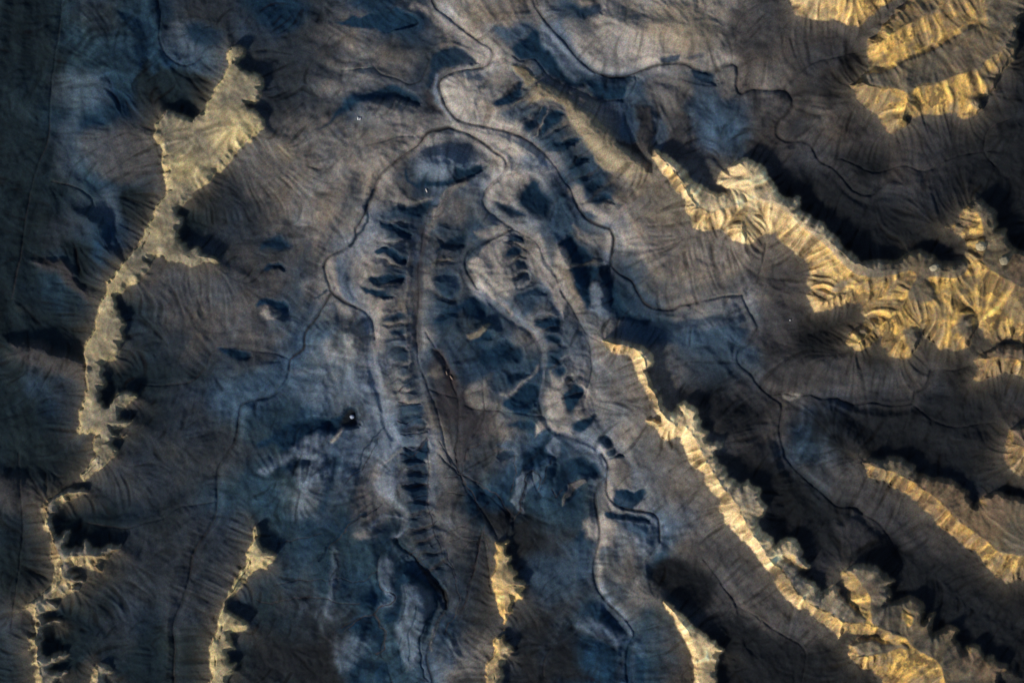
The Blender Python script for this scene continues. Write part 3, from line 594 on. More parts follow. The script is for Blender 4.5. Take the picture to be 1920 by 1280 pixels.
def inside(poly):
    p = segs(poly, True); cnt = np.zeros((NY, NX + 1), np.int32)
    for a, b in zip(p[:-1], p[1:]):
        if a[1] == b[1]: continue
        lo, hi = (a, b) if a[1] < b[1] else (b, a)
        j = np.arange(max(0, math.ceil((lo[1] - Y0) / q)), min(NY, math.ceil((hi[1] - Y0) / q)))
        if len(j) == 0: continue
        xc = lo[0] + (gy[j] - lo[1]) * (hi[0] - lo[0]) / (hi[1] - lo[1])
        i = np.clip(np.ceil((xc - X0) / q).astype(int), 0, NX)
        np.add.at(cnt, (j, i), 1)
    return (np.cumsum(cnt, axis=1)[:, :NX] % 2).astype(bool)
def sstep(a, b, x):
    t = np.clip((x - a) / (b - a), 0, 1); return t * t * (3 - 2 * t)
def mix(a, b, w): return a + (b - a) * w
def ell(x, y, rx, ry, rot):
    c, s = math.cos(math.radians(rot)), math.sin(math.radians(rot))
    R = 2.6 * max(rx, ry)
    i0, i1 = max(0, int((x - R - X0) / q)), min(NX, int((x + R - X0) / q)); j0, j1 = max(0, int((y - R - Y0) / q)), min(NY, int((y + R - Y0) / q))
    u = WX[j0:j1, i0:i1] - F(x); v = WY[j0:j1, i0:i1] - F(y)
    a = (u * c + v * s) / rx; b = (-u * s + v * c) / ry
    return (slice(j0, j1), slice(i0, i1)), a, b, u, v

# organic wobble applied to every traced line
wob = fbm(26, 4, 100); wob2 = fbm(26, 4, 200)
JX = (GX + wob * 1.6 + bn(5, 120) * 0.9).astype(F); JY = (GY + wob2 * 1.6 + bn(5, 130) * 0.9).astype(F)
WX = (GX + fbm(40, 4, 300) * 5).astype(F); WY = (GY + fbm(40, 4, 310) * 5).astype(F)

# ------------------------------------------------------------------ heights
names = list(RIDGES)
lab = np.zeros((NY, NX), np.int16)
Rin = np.zeros((NY, NX), F)          # depth inside a ridge outline
edge_lines = []
Ew = np.zeros(CXX.shape); Es = np.zeros(CXX.shape)
crestH = np.zeros((NY, NX), F); back = np.zeros((NY, NX), F)
for k, nme in enumerate(names):
    r = RIDGES[nme]; ln = segs(r['poly'], True); edge_lines.append(ln)
    ins = inside(r['poly'])
    bx = (ln[:, 0].min(), ln[:, 0].max(), ln[:, 1].min(), ln[:, 1].max())
    d = dist_fine([ln], 60)
    sd = np.where(ins, d, -d).astype(F)
    spiky = bn(7, 500 + k) * 1.1 + bn(3.2, 600 + k) * .7
    sd = sample(sd, JX, JY) + spiky * np.exp(-np.abs(sd) / 14).astype(F)
    m = sd > 0
    lab[m] = k + 1; Rin[m] = sd[m]
    dc = dist_fine(r['crest'], 90); dc = sample(dc, JX, JY)
    t = np.where(m, sd / (sd + dc + .5), 0)
    # faces towards the sun fall evenly from the crest, the backs end in a cliff
    ts = blur(np.where(m, t, 0).astype(F), 13 if nme in ('northeast', 'dome', 'slab', 'shoulder') else 5)
    ty, tx = np.gradient(ts, q); tn = np.hypot(tx, ty) + 1e-4
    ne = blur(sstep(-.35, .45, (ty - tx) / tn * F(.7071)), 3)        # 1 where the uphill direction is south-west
    if r['flat']:
        so_ = sstep(-.1, .6, -(ty) / tn)
        h = r['H'] * (.92 * sstep(0, mix(3.5, 15, so_), sd) + .08 * t)
    else:
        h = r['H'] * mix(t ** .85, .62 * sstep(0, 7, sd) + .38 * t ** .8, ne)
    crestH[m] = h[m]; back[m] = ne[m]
    cd = dist_coarse([ln]); w = 1 / (cd + 12) ** 2
    Ew += w; Es += w * r['E']
E = blur(up(Es / Ew), 30)
dR = dist_all(edge_lines)
dR = np.where(lab > 0, 0, dR)
ch_lines = [(k, soften(P(s))) for k, s in CH]
main = [l for k, l in ch_lines if k < 2]; thin = [l for k, l in ch_lines if k == 2]
dC = np.minimum(dist_all(main), dist_all(thin) + 10)
t = dC / (dC + dR + 4)
ry_, rx_ = np.gradient(blur(dR, 12), q); rn_ = np.hypot(rx_, ry_) + 1e-3
lee = blur(sstep(.1, .7, (rx_ - ry_) / rn_ * F(.7071)) * (lab == 0), 4)      # 1 on ground that lies north-east of a ridge
base = E * (1 - .55 * lee) * t ** 1.25
base = base + np.where(lab == 0, 0, 0)
base = blur(base, 5).astype(F)
Z = base.copy()
Z += (fbm(150, 3, 700) * 3.6).astype(F)
Z += fbm(46, 4, 720, .6) * F(1.7)
for x, y, rx, ry, rot, h in UP:
    sl, a, b, u, v = ell(x, y, rx, ry, rot)
    Z[sl] += F(h * 1.5) * np.exp(-(a * a + b * b) ** 1.3)
QX = (GX + fbm(20, 4, 320) * 2.6).astype(F); QY = (GY + fbm(20, 4, 330) * 2.6).astype(F)
def outline_mask(pts, stroke, soft):
    R = 3 * soft + 12
    i0 = max(0, int((pts[:, 0].min() - R - X0) / q)); i1 = min(NX, int((pts[:, 0].max() + R - X0) / q) + 1)
    j0 = max(0, int((pts[:, 1].min() - R - Y0) / q)); j1 = min(NY, int((pts[:, 1].max() + R - Y0) / q) + 1)
    if i1 - i0 < 2 or j1 - j0 < 2: return None
    st_ = max(1, int(max(i1 - i0, j1 - j0) / 260)) if soft > 9 else 1
    x = QX[j0:j1:st_, i0:i1:st_]; y = QY[j0:j1:st_, i0:i1:st_]
    d = np.full(x.shape, 1e6, F); par = np.zeros(x.shape, bool)
    p = pts if stroke else np.vstack([pts, pts[:1]])
    for (ax, ay), (bx_, by) in zip(p[:-1], p[1:]):
        vx, vy = F(bx_ - ax), F(by - ay); L2 = vx * vx + vy * vy + F(1e-6)
        t_ = np.clip(((x - F(ax)) * vx + (y - F(ay)) * vy) / L2, 0, 1)
        np.minimum(d, np.hypot(x - F(ax) - t_ * vx, y - F(ay) - t_ * vy), out=d)
        if not stroke and ay != by:
            c = ((y < F(ay)) != (y < F(by))) & (x < F(ax) + (y - F(ay)) * vx / vy)
            par ^= c
    m = np.exp(-(d / soft) ** 2.4) if stroke else sstep(-soft * .8, soft * .8, np.where(par, d, -d))
    if st_ > 1:
        m = np.repeat(np.repeat(m, st_, 0), st_, 1)[:j1 - j0, :i1 - i0]
    return (slice(j0, j1), slice(i0, i1)), m.astype(F)
patches = []
ox = oy = 0; sc_ = 1
for line in PATCH.split('\n'):
    if line[0] == '@': ox, oy, sc_ = [float(v) for v in line[1:].split()]; continue
    head, pts = line.split(':'); h_ = head.split(); stroke = h_[0][0] == '~'
    mat_ = h_[0][-1]; mat_ = 'z' if (mat_ == 'k' and ox < 480) else mat_; w_, soft, dz = (float(h_[2]), float(h_[1]), float(h_[3])) if stroke else (float(h_[1]), float(h_[2]), float(h_[3]))
    pts = soften(P(pts) / sc_ + np.array([ox, oy]), 2 if soft > 1.5 else 3, not stroke)
    if stroke and soft <= 3 and mat_ in 'lts': w_ *= .55
    r_ = outline_mask(pts, stroke, soft)
    if r_ is None: continue
    sl, m = r_
    u_ = (GX[sl] - GY[sl]) * F(.7071); u_ = (u_ - (u_ * m).sum() / max(m.sum(), 1)); u_ /= F(max(6, math.sqrt(m.sum()) * q * .35))
    Z[sl] += F(dz * 1.35) * m * ((F(.55) + F(.55) * np.tanh(u_)) if dz < -2 else F(.7))
    patches.append((sl, np.minimum(m * F(w_ * 1.15), 1), mat_))
ribtone = np.zeros((NY, NX), F); ribline = np.zeros((NY, NX), F); spine_d = np.full((NY, NX), 60, F)
for i, (s, hw, sp, amp, bl) in enumerate(LAD):
    d, S = dist_fine([soften(P(s))], hw * 2, True)
    d = sample(d, JX, JY); S = sample(S, JX, JY) + bn(18, 800 + i) * 3.2
    m = np.exp(-(d / hw) ** 4)
    ph = (S / sp) % 1.0
    saw = np.where(ph < .3, ph / .3, 1 - (ph - .3) / .7)      # steep face to the north, gentle to the south
    inn = (d < hw * 1.9)
    Z += m * F(amp) * (saw - .5) * F(.8) + m * F(amp * .5)
    rt = m * F(bl) * sstep(.02, .16, ph) * (1 - sstep(.62, .98, ph))
    ribline = np.where(inn, np.maximum(ribline, m * np.exp(-((np.minimum(ph, 1 - ph) * sp - 1) / 1.6) ** 2) * np.clip(.6 + .4 * bn(20, 880 + i), 0, 1)), ribline)
    ribtone = np.where(inn, np.maximum(ribtone, rt), ribtone)
    spine_d = np.minimum(spine_d, d / hw)
# cut the washes
KX = (GX + wob * .8).astype(F); KY = (GY + wob2 * .8).astype(F)
def warped(l, R): return sample(dist_fine(l, R), KX, KY)
d0 = warped([l for k, l in ch_lines if k == 0], 40); d1 = warped([l for k, l in ch_lines if k == 1], 40); d2 = warped(thin, 20)
outside = (lab == 0)
Z -= 2.6 * np.exp(-(d0 / 3.0) ** 2) + 2.0 * np.exp(-(d0 / 12) ** 2)
Z -= 3.0 * np.exp(-(d1 / 9) ** 4)
Z -= 1.5 * np.exp(-(d2 / 2.2) ** 2) + .9 * np.exp(-(d2 / 8) ** 2)
# rills: noise drawn out along the fall of the slope
def unit_grad(A):
    gyv, gxv = np.gradient(A, q)
    n = np.hypot(gxv, gyv) + 1e-4
    return (gxv / n).astype(F), (gyv / n).astype(F), n
def near(A, px, py):
    xi = np.clip((px - F(X0)) * F(1 / q) + F(.5), 0, NX - 1).astype(np.int32); yi = np.clip((py - F(Y0)) * F(1 / q) + F(.5), 0, NY - 1).astype(np.int32)
    yi *= NX; yi += xi
    return A.ravel()[yi]
def streak(noise, ux, uy, steps, h, hp=14, axial=False):
    acc = noise.copy()
    for sg in (1, -1):
        px, py = GX.copy(), GY.copy(); lx = ux * sg; ly = uy * sg
        for k in range(steps):
            vx = near(ux, px, py); vy = near(uy, px, py)
            if axial:
                f_ = np.sign(vx * lx + vy * ly); f_[f_ == 0] = 1; vx *= f_; vy *= f_; lx, ly = vx, vy
                px += F(h) * vx; py += F(h) * vy
            else:
                px += F(sg * h) * vx; py += F(sg * h) * vy
            acc += near(noise, px, py) * F(1 - k / (steps + 3))
    acc = blur(acc, q * .7)
    acc -= blur(acc, hp)
    return acc / acc.std()
def lic(noise, A, steps, h):
    ux, uy, _ = unit_grad(A); return streak(noise, ux, uy, steps, h)
near_ridge = sstep(.25, .58, dC / (dC + dR + 4))
fold_w = (1 - near_ridge) * (lab == 0)
guides = main + [l for l in thin if len(l) > 3] + [P(a_[0]) for a_ in LAD] + [P(g_) for g_ in GUIDE]
GC = np.zeros(CXX.shape); GS = np.zeros(CXX.shape)
for ln in guides:
    for a_, b_ in zip(ln[:-1], ln[1:]):
        v_ = b_ - a_; L_ = math.hypot(*v_)
        if L_ < 1: continue
        t_ = np.clip(((CXX - a_[0]) * v_[0] + (CYY - a_[1]) * v_[1]) / L_**2, 0, 1)
        w_ = L_ / ((CXX - a_[0] - t_ * v_[0])**2 + (CYY - a_[1] - t_ * v_[1])**2 + 120.0)**1.15
        th = 2 * math.atan2(v_[1], v_[0]); GC += w_ * math.cos(th); GS += w_ * math.sin(th)
th = .5 * np.arctan2(up(GS / np.hypot(GC, GS)), up(GC / np.hypot(GC, GS))) + bn(60, 850) * F(.16)
fux, fuy = np.cos(th).astype(F), np.sin(th).astype(F)
fold = streak(bn(17, 860), fux, fuy, 20, 5.5, 60, True)
foldf = streak(bn(4.5, 861), fux, fuy, 18, 3.2, 16, True)
fold_w = blur(fold_w.astype(F), 10) * sstep(2, 16, np.minimum(d0, d1))
Z = Z + fold_w * (fold * F(1.9) + foldf * F(.25))
Z = Z + crestH

Zs = blur(Z, 4.5)
Zfall = blur(base * 2.2 + crestH, 5) + blur(Z - base - crestH, 12) * .5
rill = lic(bn(2.6, 900), Zfall, 18, 2.2)
rillb = lic(bn(5.5, 910), blur(Zfall, 4), 16, 3.4)
_, _, slope = unit_grad(Zs)
slope_w = np.clip(slope / np.where(lab > 0, .35, .22), .12, 1.3)
isr = sstep(0, 4, Rin)
smooth_hill = (lab == names.index('dome') + 1) | (lab == names.index('slab') + 1)
flat_top = np.isin(lab, [names.index(n_) + 1 for n_ in ('mesa', 'island', 'wedge', 'blade')])
rough = blur(np.where(smooth_hill, .45, np.where(lab > 0, 1 - .62 * sstep(.3, .8, back), 1)).astype(F), 3)
Z = Z + (np.where(flat_top, .3, mix(.22 + .30 * near_ridge, 1.5, isr) * rough) * slope_w * rill + np.where(flat_top, .3, mix(.20, .75, isr) * rough) * slope_w * rillb).astype(F)
Z = Z + isr * rough * np.where(flat_top, .3, 1) * fbm(22, 3, 935) * F(1.5)
Z = Z + bn(2.6, 930) * F(.10) + bn(6, 931) * F(.16)
Z = Z.astype(F)

# dendritic gullies from a run-off count on a coarser grid
def runoff(A, st):
    B = A[::st, ::st].astype(float); h, w = B.shape
    B = B + np.random.default_rng(3).random(B.shape) * .05
    nb = [(-1,-1),(-1,0),(-1,1),(0,-1),(0,1),(1,-1),(1,0),(1,1)]
    best = np.zeros(B.shape); tgt = np.full(B.shape, -1, np.int64); idx = np.arange(h * w).reshape(h, w)
    for dy, dx in nb:
        ys = slice(max(0, -dy), h - max(0, dy)); xs = slice(max(0, -dx), w - max(0, dx))
        yt = slice(max(0, dy), h - max(0, -dy)); xt = slice(max(0, dx), w - max(0, -dx))
        drop = (B[ys, xs] - B[yt, xt]) / math.hypot(dy, dx)
        m = drop > best[ys, xs]
        best[ys, xs][m] = drop[m]; tgt[ys, xs][m] = idx[yt, xt][m]
    order = np.argsort(-B.ravel()).tolist(); T = tgt.ravel().tolist(); acc = [1.0] * (h * w)
    for i in order:
        t_ = T[i]
        if t_ >= 0: acc[t_] += acc[i]
    return np.array(acc).reshape(h, w)
st = 2
acc = np.log(runoff(blur(Z, 2.5), st))
full = np.repeat(np.repeat(acc, st, 0), st, 1)[:NY, :NX].astype(F)
if full.shape != (NY, NX): full = np.pad(full, ((0, NY - full.shape[0]), (0, NX - full.shape[1])), mode='edge')
gul = blur(sstep(3.8, 7.2, full), .9)
Z = Z - gul * F(.9) * np.where(lab > 0, .8, 1)
Z = Z.astype(F)

# ------------------------------------------------------------------ ground colour (albedo): rock tones with shade painted in
rows = [r.replace(' ', '') for r in TONE_MAP.split('\n')]
def swap(r, c, k):  # shifts rock tones, mostly darker near the frame edges to paint in a vignette
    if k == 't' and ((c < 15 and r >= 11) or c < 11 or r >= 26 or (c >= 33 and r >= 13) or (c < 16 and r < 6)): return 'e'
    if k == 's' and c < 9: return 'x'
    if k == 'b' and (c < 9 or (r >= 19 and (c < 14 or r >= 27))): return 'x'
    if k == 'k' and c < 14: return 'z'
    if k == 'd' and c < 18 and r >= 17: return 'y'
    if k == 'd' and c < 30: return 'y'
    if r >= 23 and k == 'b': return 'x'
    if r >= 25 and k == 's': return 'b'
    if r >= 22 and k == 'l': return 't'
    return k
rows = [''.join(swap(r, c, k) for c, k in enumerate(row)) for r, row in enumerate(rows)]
M = np.array([[ROCK_SHADE[c] for c in r] for r in rows], F)
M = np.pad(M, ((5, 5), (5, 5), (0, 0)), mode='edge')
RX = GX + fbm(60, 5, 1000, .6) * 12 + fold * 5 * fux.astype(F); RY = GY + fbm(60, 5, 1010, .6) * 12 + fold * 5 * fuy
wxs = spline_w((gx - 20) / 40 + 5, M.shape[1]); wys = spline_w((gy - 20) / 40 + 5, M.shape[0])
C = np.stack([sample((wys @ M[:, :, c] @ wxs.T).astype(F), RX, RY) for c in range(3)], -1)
def tint(C, col, w): return C + (np.array(col, F) - C) * np.clip(w, 0, 1)[..., None]
bux, buy, _ = unit_grad(blur(Z, 9))
bedn = streak(bn(5, 1105), -buy, bux, 16, 3, 22)            # beds that crop out along the contours
terr = np.zeros((NY, NX), F)
for x, y, r_ in ((770, 1150, 120), (655, 1190, 90), (1110, 1230, 100), (560, 890, 80), (1190, 1040, 70), (650, 650, 50), (1000, 880, 60), (200, 90, 110), (1560, 830, 110), (1360, 250, 70)):
    terr = np.maximum(terr, np.exp(-(((GX - x)**2 + (GY - y)**2) / r_**2) ** 1.5))
var = fbm(60, 5, 1100, .6) * .5 + bedn * (.34 + .9 * terr) * (1 - isr) + fold_w * (fold * .32 + foldf * .18)
C = C * np.exp(np.clip(var * .19, -.6, .6))[..., None]
warm = fbm(34, 4, 1150, .6) * .6 + fold_w * (.4 * fold + .15 * foldf + .2 * bedn)
C = C * (1 + np.array([.055, 0, -.065], F) * warm[..., None])
# beds of mudstone crop out along the contours
Zb = blur(Z, 3)
band = np.sin(Zb * 1.15 + fbm(80, 3, 1200) * 1.2) + .6 * np.sin(Zb * 2.9 + fbm(50, 3, 1210))
central = np.exp(-((GX - 860) / 420) ** 4)
C = C * np.exp(band * .07 * (.35 + central))[..., None]
tone = np.exp(np.clip(var * .14, -.5, .5))
for sl, m, k_ in patches:
    C[sl] = C[sl] + (np.array(ROCK_SHADE[k_], F) * tone[sl][..., None] - C[sl]) * m[..., None]
C = tint(C, ROCK_SHADE['n'], ribtone * .9 * np.clip(.8 + .2 * fold, .3, 1))
C = tint(C, (.02, .02, .024), ribline * .7)
# sandy rims beside the washes, dark beds
wn = np.clip(1 + .35 * fbm(30, 3, 1300), .3, 2)
rim = np.exp(-((d0 - 9) / (7 * wn)) ** 2) * sstep(3, 5, d0)
C = tint(C, C * 1.35 + np.array((.025, .022, .02), F), rim * (.25 + .5 * np.exp(-((GX - 950) / 260) ** 4)))
C = tint(C, C * 1.25 + np.array((.06, .055, .052), F), np.exp(-(d1 / (8 * wn)) ** 4) * .8)
C = tint(C, (.022, .021, .023), np.exp(-(d0 / (1.7 * wn)) ** 2) * np.clip(.62 + .35 * fbm(70, 3, 1310) - .42 * sstep(1250, 1450, GX), .1, .92))
C = tint(C, (.022, .021, .023), np.exp(-(d2 / (1.1 * wn)) ** 2) * np.clip(.45 + .35 * fbm(50, 3, 1320), .05, .8))
C = tint(C, C * .5, gul * .7)  # shade painted into the gully creases
C = tint(C, C * .5, sstep(.7, 1.9, -rill) * np.clip(slope_w * 1.4, .25, 1) * (.45 + .45 * near_ridge))  # shade painted into the rill troughs
C = C * np.exp(np.clip(rill * .07 + rillb * .05, -.5, .5) * np.clip(slope_w, .2, 1))[..., None]  # rill crests lightened and troughs darkened, as light would
# sandstone of the ridges, and its dust on the slopes below them
C = tint(C, (.17, .14, .10), np.exp(-dR / 16) * (1 - lee) * (lab == 0) * .45)
gold = np.array((.66, .43, .165), F); grey = np.array((.22, .19, .135), F); red = np.array((.20, .11, .06), F); pale = np.array((.72, .54, .30), F)
rn = fbm(40, 4, 1400, .6)
east_w = sstep(1500, 1720, GX)
rn2 = fbm(16, 4, 1440, .65)
brown = np.array((.23, .165, .088), F)
gold = gold + (np.array((.50, .39, .195), F) - gold) * (1 - sstep(560, 700, GX))[..., None]
gold = gold + (np.array((.60, .37, .105), F) - gold) * sstep(1450, 1650, GX)[..., None]
S = brown + (gold - brown) * np.clip((.66 - .30 * east_w) + .30 * rn + .26 * rn2 + .16 * rillb, 0, 1)[..., None]
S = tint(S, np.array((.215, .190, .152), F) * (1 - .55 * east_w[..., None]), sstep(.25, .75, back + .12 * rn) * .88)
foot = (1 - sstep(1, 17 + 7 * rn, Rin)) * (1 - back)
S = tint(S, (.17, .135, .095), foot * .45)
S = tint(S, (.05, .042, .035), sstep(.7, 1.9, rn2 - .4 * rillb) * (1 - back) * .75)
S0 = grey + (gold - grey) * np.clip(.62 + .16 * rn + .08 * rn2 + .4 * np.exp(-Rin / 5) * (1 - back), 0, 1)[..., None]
small_flat = (lab == names.index('island') + 1) | (lab == names.index('wedge') + 1) | (lab == names.index('blade') + 1)
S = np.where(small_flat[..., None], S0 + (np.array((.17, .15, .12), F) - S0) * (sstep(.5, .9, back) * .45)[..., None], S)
mesa = (lab == names.index('mesa') + 1)
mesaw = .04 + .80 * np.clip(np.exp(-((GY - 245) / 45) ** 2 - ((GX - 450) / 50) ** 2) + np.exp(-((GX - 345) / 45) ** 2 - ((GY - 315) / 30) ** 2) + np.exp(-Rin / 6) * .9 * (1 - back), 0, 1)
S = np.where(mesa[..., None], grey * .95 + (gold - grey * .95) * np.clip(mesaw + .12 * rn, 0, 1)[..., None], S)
S = tint(S, red, np.clip(sstep(.2, 1.4, fbm(60, 4, 1420)) * east_w, 0, 1) * np.where(smooth_hill, .15, .32))
cen_pale = np.exp(-((GX - 1340) / 210) ** 4)
S = tint(S, pale, cen_pale * .85 * np.clip(.7 + .4 * rn, 0, 1))
S = S * np.exp(np.clip(rill * .16 + rillb * .10, -.7, .6))[..., None]  # painted light and shade on the ridge flutes
wS = blur((lab > 0).astype(F), 1.0); wS = np.where(lab > 0, np.maximum(wS, .75), wS * .8)
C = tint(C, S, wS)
# dust and pebbles
spk = rng.standard_normal((NY, NX)).astype(F)
C = C * np.exp(spk * .13)[..., None] * (1 + rng.standard_normal((NY, NX, 3)).astype(F) * .11)
C = np.clip(C, .006, .8)

# ------------------------------------------------------------------ meshes
def rock_material(name, speck, bump):
    m = bpy.data.materials.new(name); m.use_nodes = True; nt = m.node_tree; b = nt.nodes['Principled BSDF']
    at = nt.nodes.new('ShaderNodeAttribute'); at.attribute_name = 'rock'
    tc = nt.nodes.new('ShaderNodeTexCoord')
    n1 = nt.nodes.new('ShaderNodeTexNoise'); n1.inputs['Scale'].default_value = .55; n1.inputs['Detail'].default_value = 5; n1.inputs['Roughness'].default_value = .65
    rp = nt.nodes.new('ShaderNodeMapRange'); rp.inputs[1].default_value = .3; rp.inputs[2].default_value = .7; rp.inputs[3].default_value = 1 - speck; rp.inputs[4].default_value = 1 + speck
    mx = nt.nodes.new('ShaderNodeMix'); mx.data_type = 'RGBA'; mx.blend_type = 'MULTIPLY'; mx.inputs[0].default_value = 1
    nt.links.new(tc.outputs['Object'], n1.inputs['Vector']); nt.links.new(n1.outputs[0], rp.inputs[0])
    nt.links.new(at.outputs['Color'], mx.inputs[6]); nt.links.new(rp.outputs[0], mx.inputs[7]); nt.links.new(mx.outputs[2], b.inputs['Base Color'])
    bp = nt.nodes.new('ShaderNodeBump'); bp.inputs['Strength'].default_value = bump; bp.inputs['Distance'].default_value = 1.0
    nt.links.new(n1.outputs[0], bp.inputs['Height']); nt.links.new(bp.outputs[0], b.inputs['Normal'])
    b.inputs['Roughness'].default_value = .95; b.inputs['Specular IOR Level'].default_value = .08
    return m
M_SHALE = rock_material('shale_ground', .22, .3); M_SAND = rock_material('ridge_sandstone', .14, .6)

def build(name, V, Q, colr, nrm, mat):
    me = bpy.data.meshes.new(name)
    me.vertices.add(len(V)); me.vertices.foreach_set('co', V.astype(F).ravel())
    me.loops.add(Q.size); me.loops.foreach_set('vertex_index', Q.ravel().astype(np.int32))
    me.polygons.add(len(Q)); me.polygons.foreach_set('loop_start', np.arange(0, Q.size, 4, dtype=np.int32))
    try: me.polygons.foreach_set('loop_total', np.full(len(Q), 4, np.int32))
    except Exception: pass
    me.polygons.foreach_set('use_smooth', np.ones(len(Q), bool))
    at = me.attributes.new('rock', 'FLOAT_COLOR', 'POINT')
    at.data.foreach_set('color', np.concatenate([colr, np.ones((len(colr), 1))], 1).astype(F).ravel())
    me.update(calc_edges=True)
    if nrm is not None: me.normals_split_custom_set_from_vertices(nrm.astype(F).tolist() if len(nrm) < 10 else nrm.astype(F))
    me.materials.append(mat)
    o = bpy.data.objects.new(name, me); COL.objects.link(o); return o

# the sheet: dense inside, stretched out to the horizon around it
ext = np.array([30, 80, 160, 300, 560, 1000, 1800, 3200, 6000, 11000, 20000, 38000], float)
ne = len(ext)
fx = np.concatenate([gx[0] - ext[::-1], gx, gx[-1] + ext]); fy = np.concatenate([gy[0] - ext[::-1], gy, gy[-1] + ext])
pad2 = ((ne, ne), (ne, ne))
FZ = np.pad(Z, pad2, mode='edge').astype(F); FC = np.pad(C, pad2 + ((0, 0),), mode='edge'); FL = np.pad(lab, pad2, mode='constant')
FXX, FYY = np.meshgrid(fx, fy)
far = np.maximum(np.maximum(gx[0] - FXX, FXX - gx[-1]), np.maximum(gy[0] - FYY, FYY - gy[-1]))
fw = sstep(0, 260, far)
FZ = FZ * (1 - fw) + fw * (20 + 14 * np.sin(FXX / 420) * np.cos(FYY / 510))
FC = FC * (1 - fw[..., None]) + np.array((.036, .038, .043)) * fw[..., None]
HH, WW = FZ.shape
WXX = FXX - 960; WYY = 640 - FYY
V = np.stack([WXX, WYY, FZ], -1).reshape(-1, 3)
idx = np.arange(HH * WW).reshape(HH, WW)
Qd = np.stack([idx[1:, :-1], idx[1:, 1:], idx[:-1, 1:], idx[:-1, :-1]], -1)
# normals of the whole surface so that neighbouring objects meet without a seam
dzdx = np.gradient(FZ, axis=1) / np.gradient(WXX, axis=1); dzdy = np.gradient(FZ, axis=0) / np.gradient(WYY, axis=0)
N = np.stack([-dzdx, -dzdy, np.ones_like(FZ)], -1); N /= np.linalg.norm(N, axis=-1, keepdims=True); N = N.reshape(-1, 3)
Cf = FC.reshape(-1, 3)
fl = FL[:-1, :-1] * ((FL[:-1, :-1] == FL[1:, :-1]) & (FL[:-1, :-1] == FL[:-1, 1:]) & (FL[:-1, :-1] == FL[1:, 1:]))
# ground under a ridge drops below it
und = np.zeros((HH, WW), bool)
und[1:-1, 1:-1] = (fl[:-1, :-1] > 0) & (fl[1:, :-1] > 0) & (fl[:-1, 1:] > 0) & (fl[1:, 1:] > 0)
Vg = V.copy(); Vg[und.ravel(), 2] -= 9
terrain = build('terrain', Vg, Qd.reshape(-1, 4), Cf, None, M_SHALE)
terrain.data.normals_split_custom_set_from_vertices(N.astype(F))
terrain['kind'] = 'structure'
LABELS = {
 'mesa': 'flat grey mesa with notched golden rims and a forked northern tip',
 'southwest': 'thin toothed golden ridge running south below the flat grey mesa',
 'knob': 'smallest golden knob between the toothed ridge and the slim blade',
 'blade': 'slim pale blade of rock with two side spurs on dark shale',
 'island': 'isolated narrow pale ridge pinched at its waist, south of the dark gully fan',
 'wedge': 'small pale wedge of rock with a rusty patch and pointed east corner',
 'long': 'longest ridge, bright fluted southwest crest and ragged grey northeast side',
 'northeast': 'broad branching golden ridge with many lobes and a round white boulder on top',
 'shoulder': 'short fluted spur just under the lobes of the broad branching ridge',
 'east': 'straight golden ridge with a rusty brown back, alone on black ground',
 'stub': 'tiny golden ridge end cut off by the right frame edge',
 'slab': 'golden slope with a straight lower lip at the top frame edge',
 'dome': 'large smooth golden hill with shaded folds and a scalloped lower rim',
}
for k, nme in enumerate(names):
    Qr = Qd[fl == k + 1]
    if len(Qr) == 0: continue
    vi, inv = np.unique(Qr, return_inverse=True); Qr = inv.reshape(-1, 4)
    v = V[vi]; c = Cf[vi]; n = N[vi]
    e = np.concatenate([Qr[:, [0, 1]], Qr[:, [1, 2]], Qr[:, [2, 3]], Qr[:, [3, 0]]])
    key = np.sort(e, 1); _, first, cnt = np.unique(key[:, 0].astype(np.int64) * len(v) + key[:, 1], return_index=True, return_counts=True)
    be = e[first[cnt == 1]]
    low = v.copy(); low[:, 2] -= 14
    bv = np.unique(be); mp = np.full(len(v), -1); mp[bv] = np.arange(len(bv)) + len(v)
    Qs = np.stack([be[:, 1], be[:, 0], mp[be[:, 0]], mp[be[:, 1]]], -1)
    v2 = np.concatenate([v, low[bv]]); c2 = np.concatenate([c, c[bv]])
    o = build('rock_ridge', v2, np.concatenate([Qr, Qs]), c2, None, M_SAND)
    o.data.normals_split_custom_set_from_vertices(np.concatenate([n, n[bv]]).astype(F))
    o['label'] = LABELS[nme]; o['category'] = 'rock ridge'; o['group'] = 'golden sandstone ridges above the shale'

def ground_z(x, y):
    i = int(round((x - X0) / q)); j = int(round((y - Y0) / q)); return float(Z[j, i])

# ------------------------------------------------------------------ loose boulders and the two parked vans
import bmesh
from mathutils import noise as mnoise
def plain(name, col, rough=.8, metal=0, bump=0):
    m = bpy.data.materials.new(name); m.use_nodes = True; nt = m.node_tree; b = nt.nodes['Principled BSDF']
    b.inputs['Roughness'].default_value = rough; b.inputs['Metallic'].default_value = metal
    n1 = nt.nodes.new('ShaderNodeTexNoise'); n1.inputs['Scale'].default_value = 1.4; n1.inputs['Detail'].default_value = 4
    tc = nt.nodes.new('ShaderNodeTexCoord'); nt.links.new(tc.outputs['Object'], n1.inputs['Vector'])
    rp = nt.nodes.new('ShaderNodeValToRGB'); rp.color_ramp.elements[0].color = (*[c * .8 for c in col], 1); rp.color_ramp.elements[1].color = (*[min(1, c * 1.15) for c in col], 1)
    nt.links.new(n1.outputs[0], rp.inputs[0]); nt.links.new(rp.outputs[0], b.inputs['Base Color'])
    return m
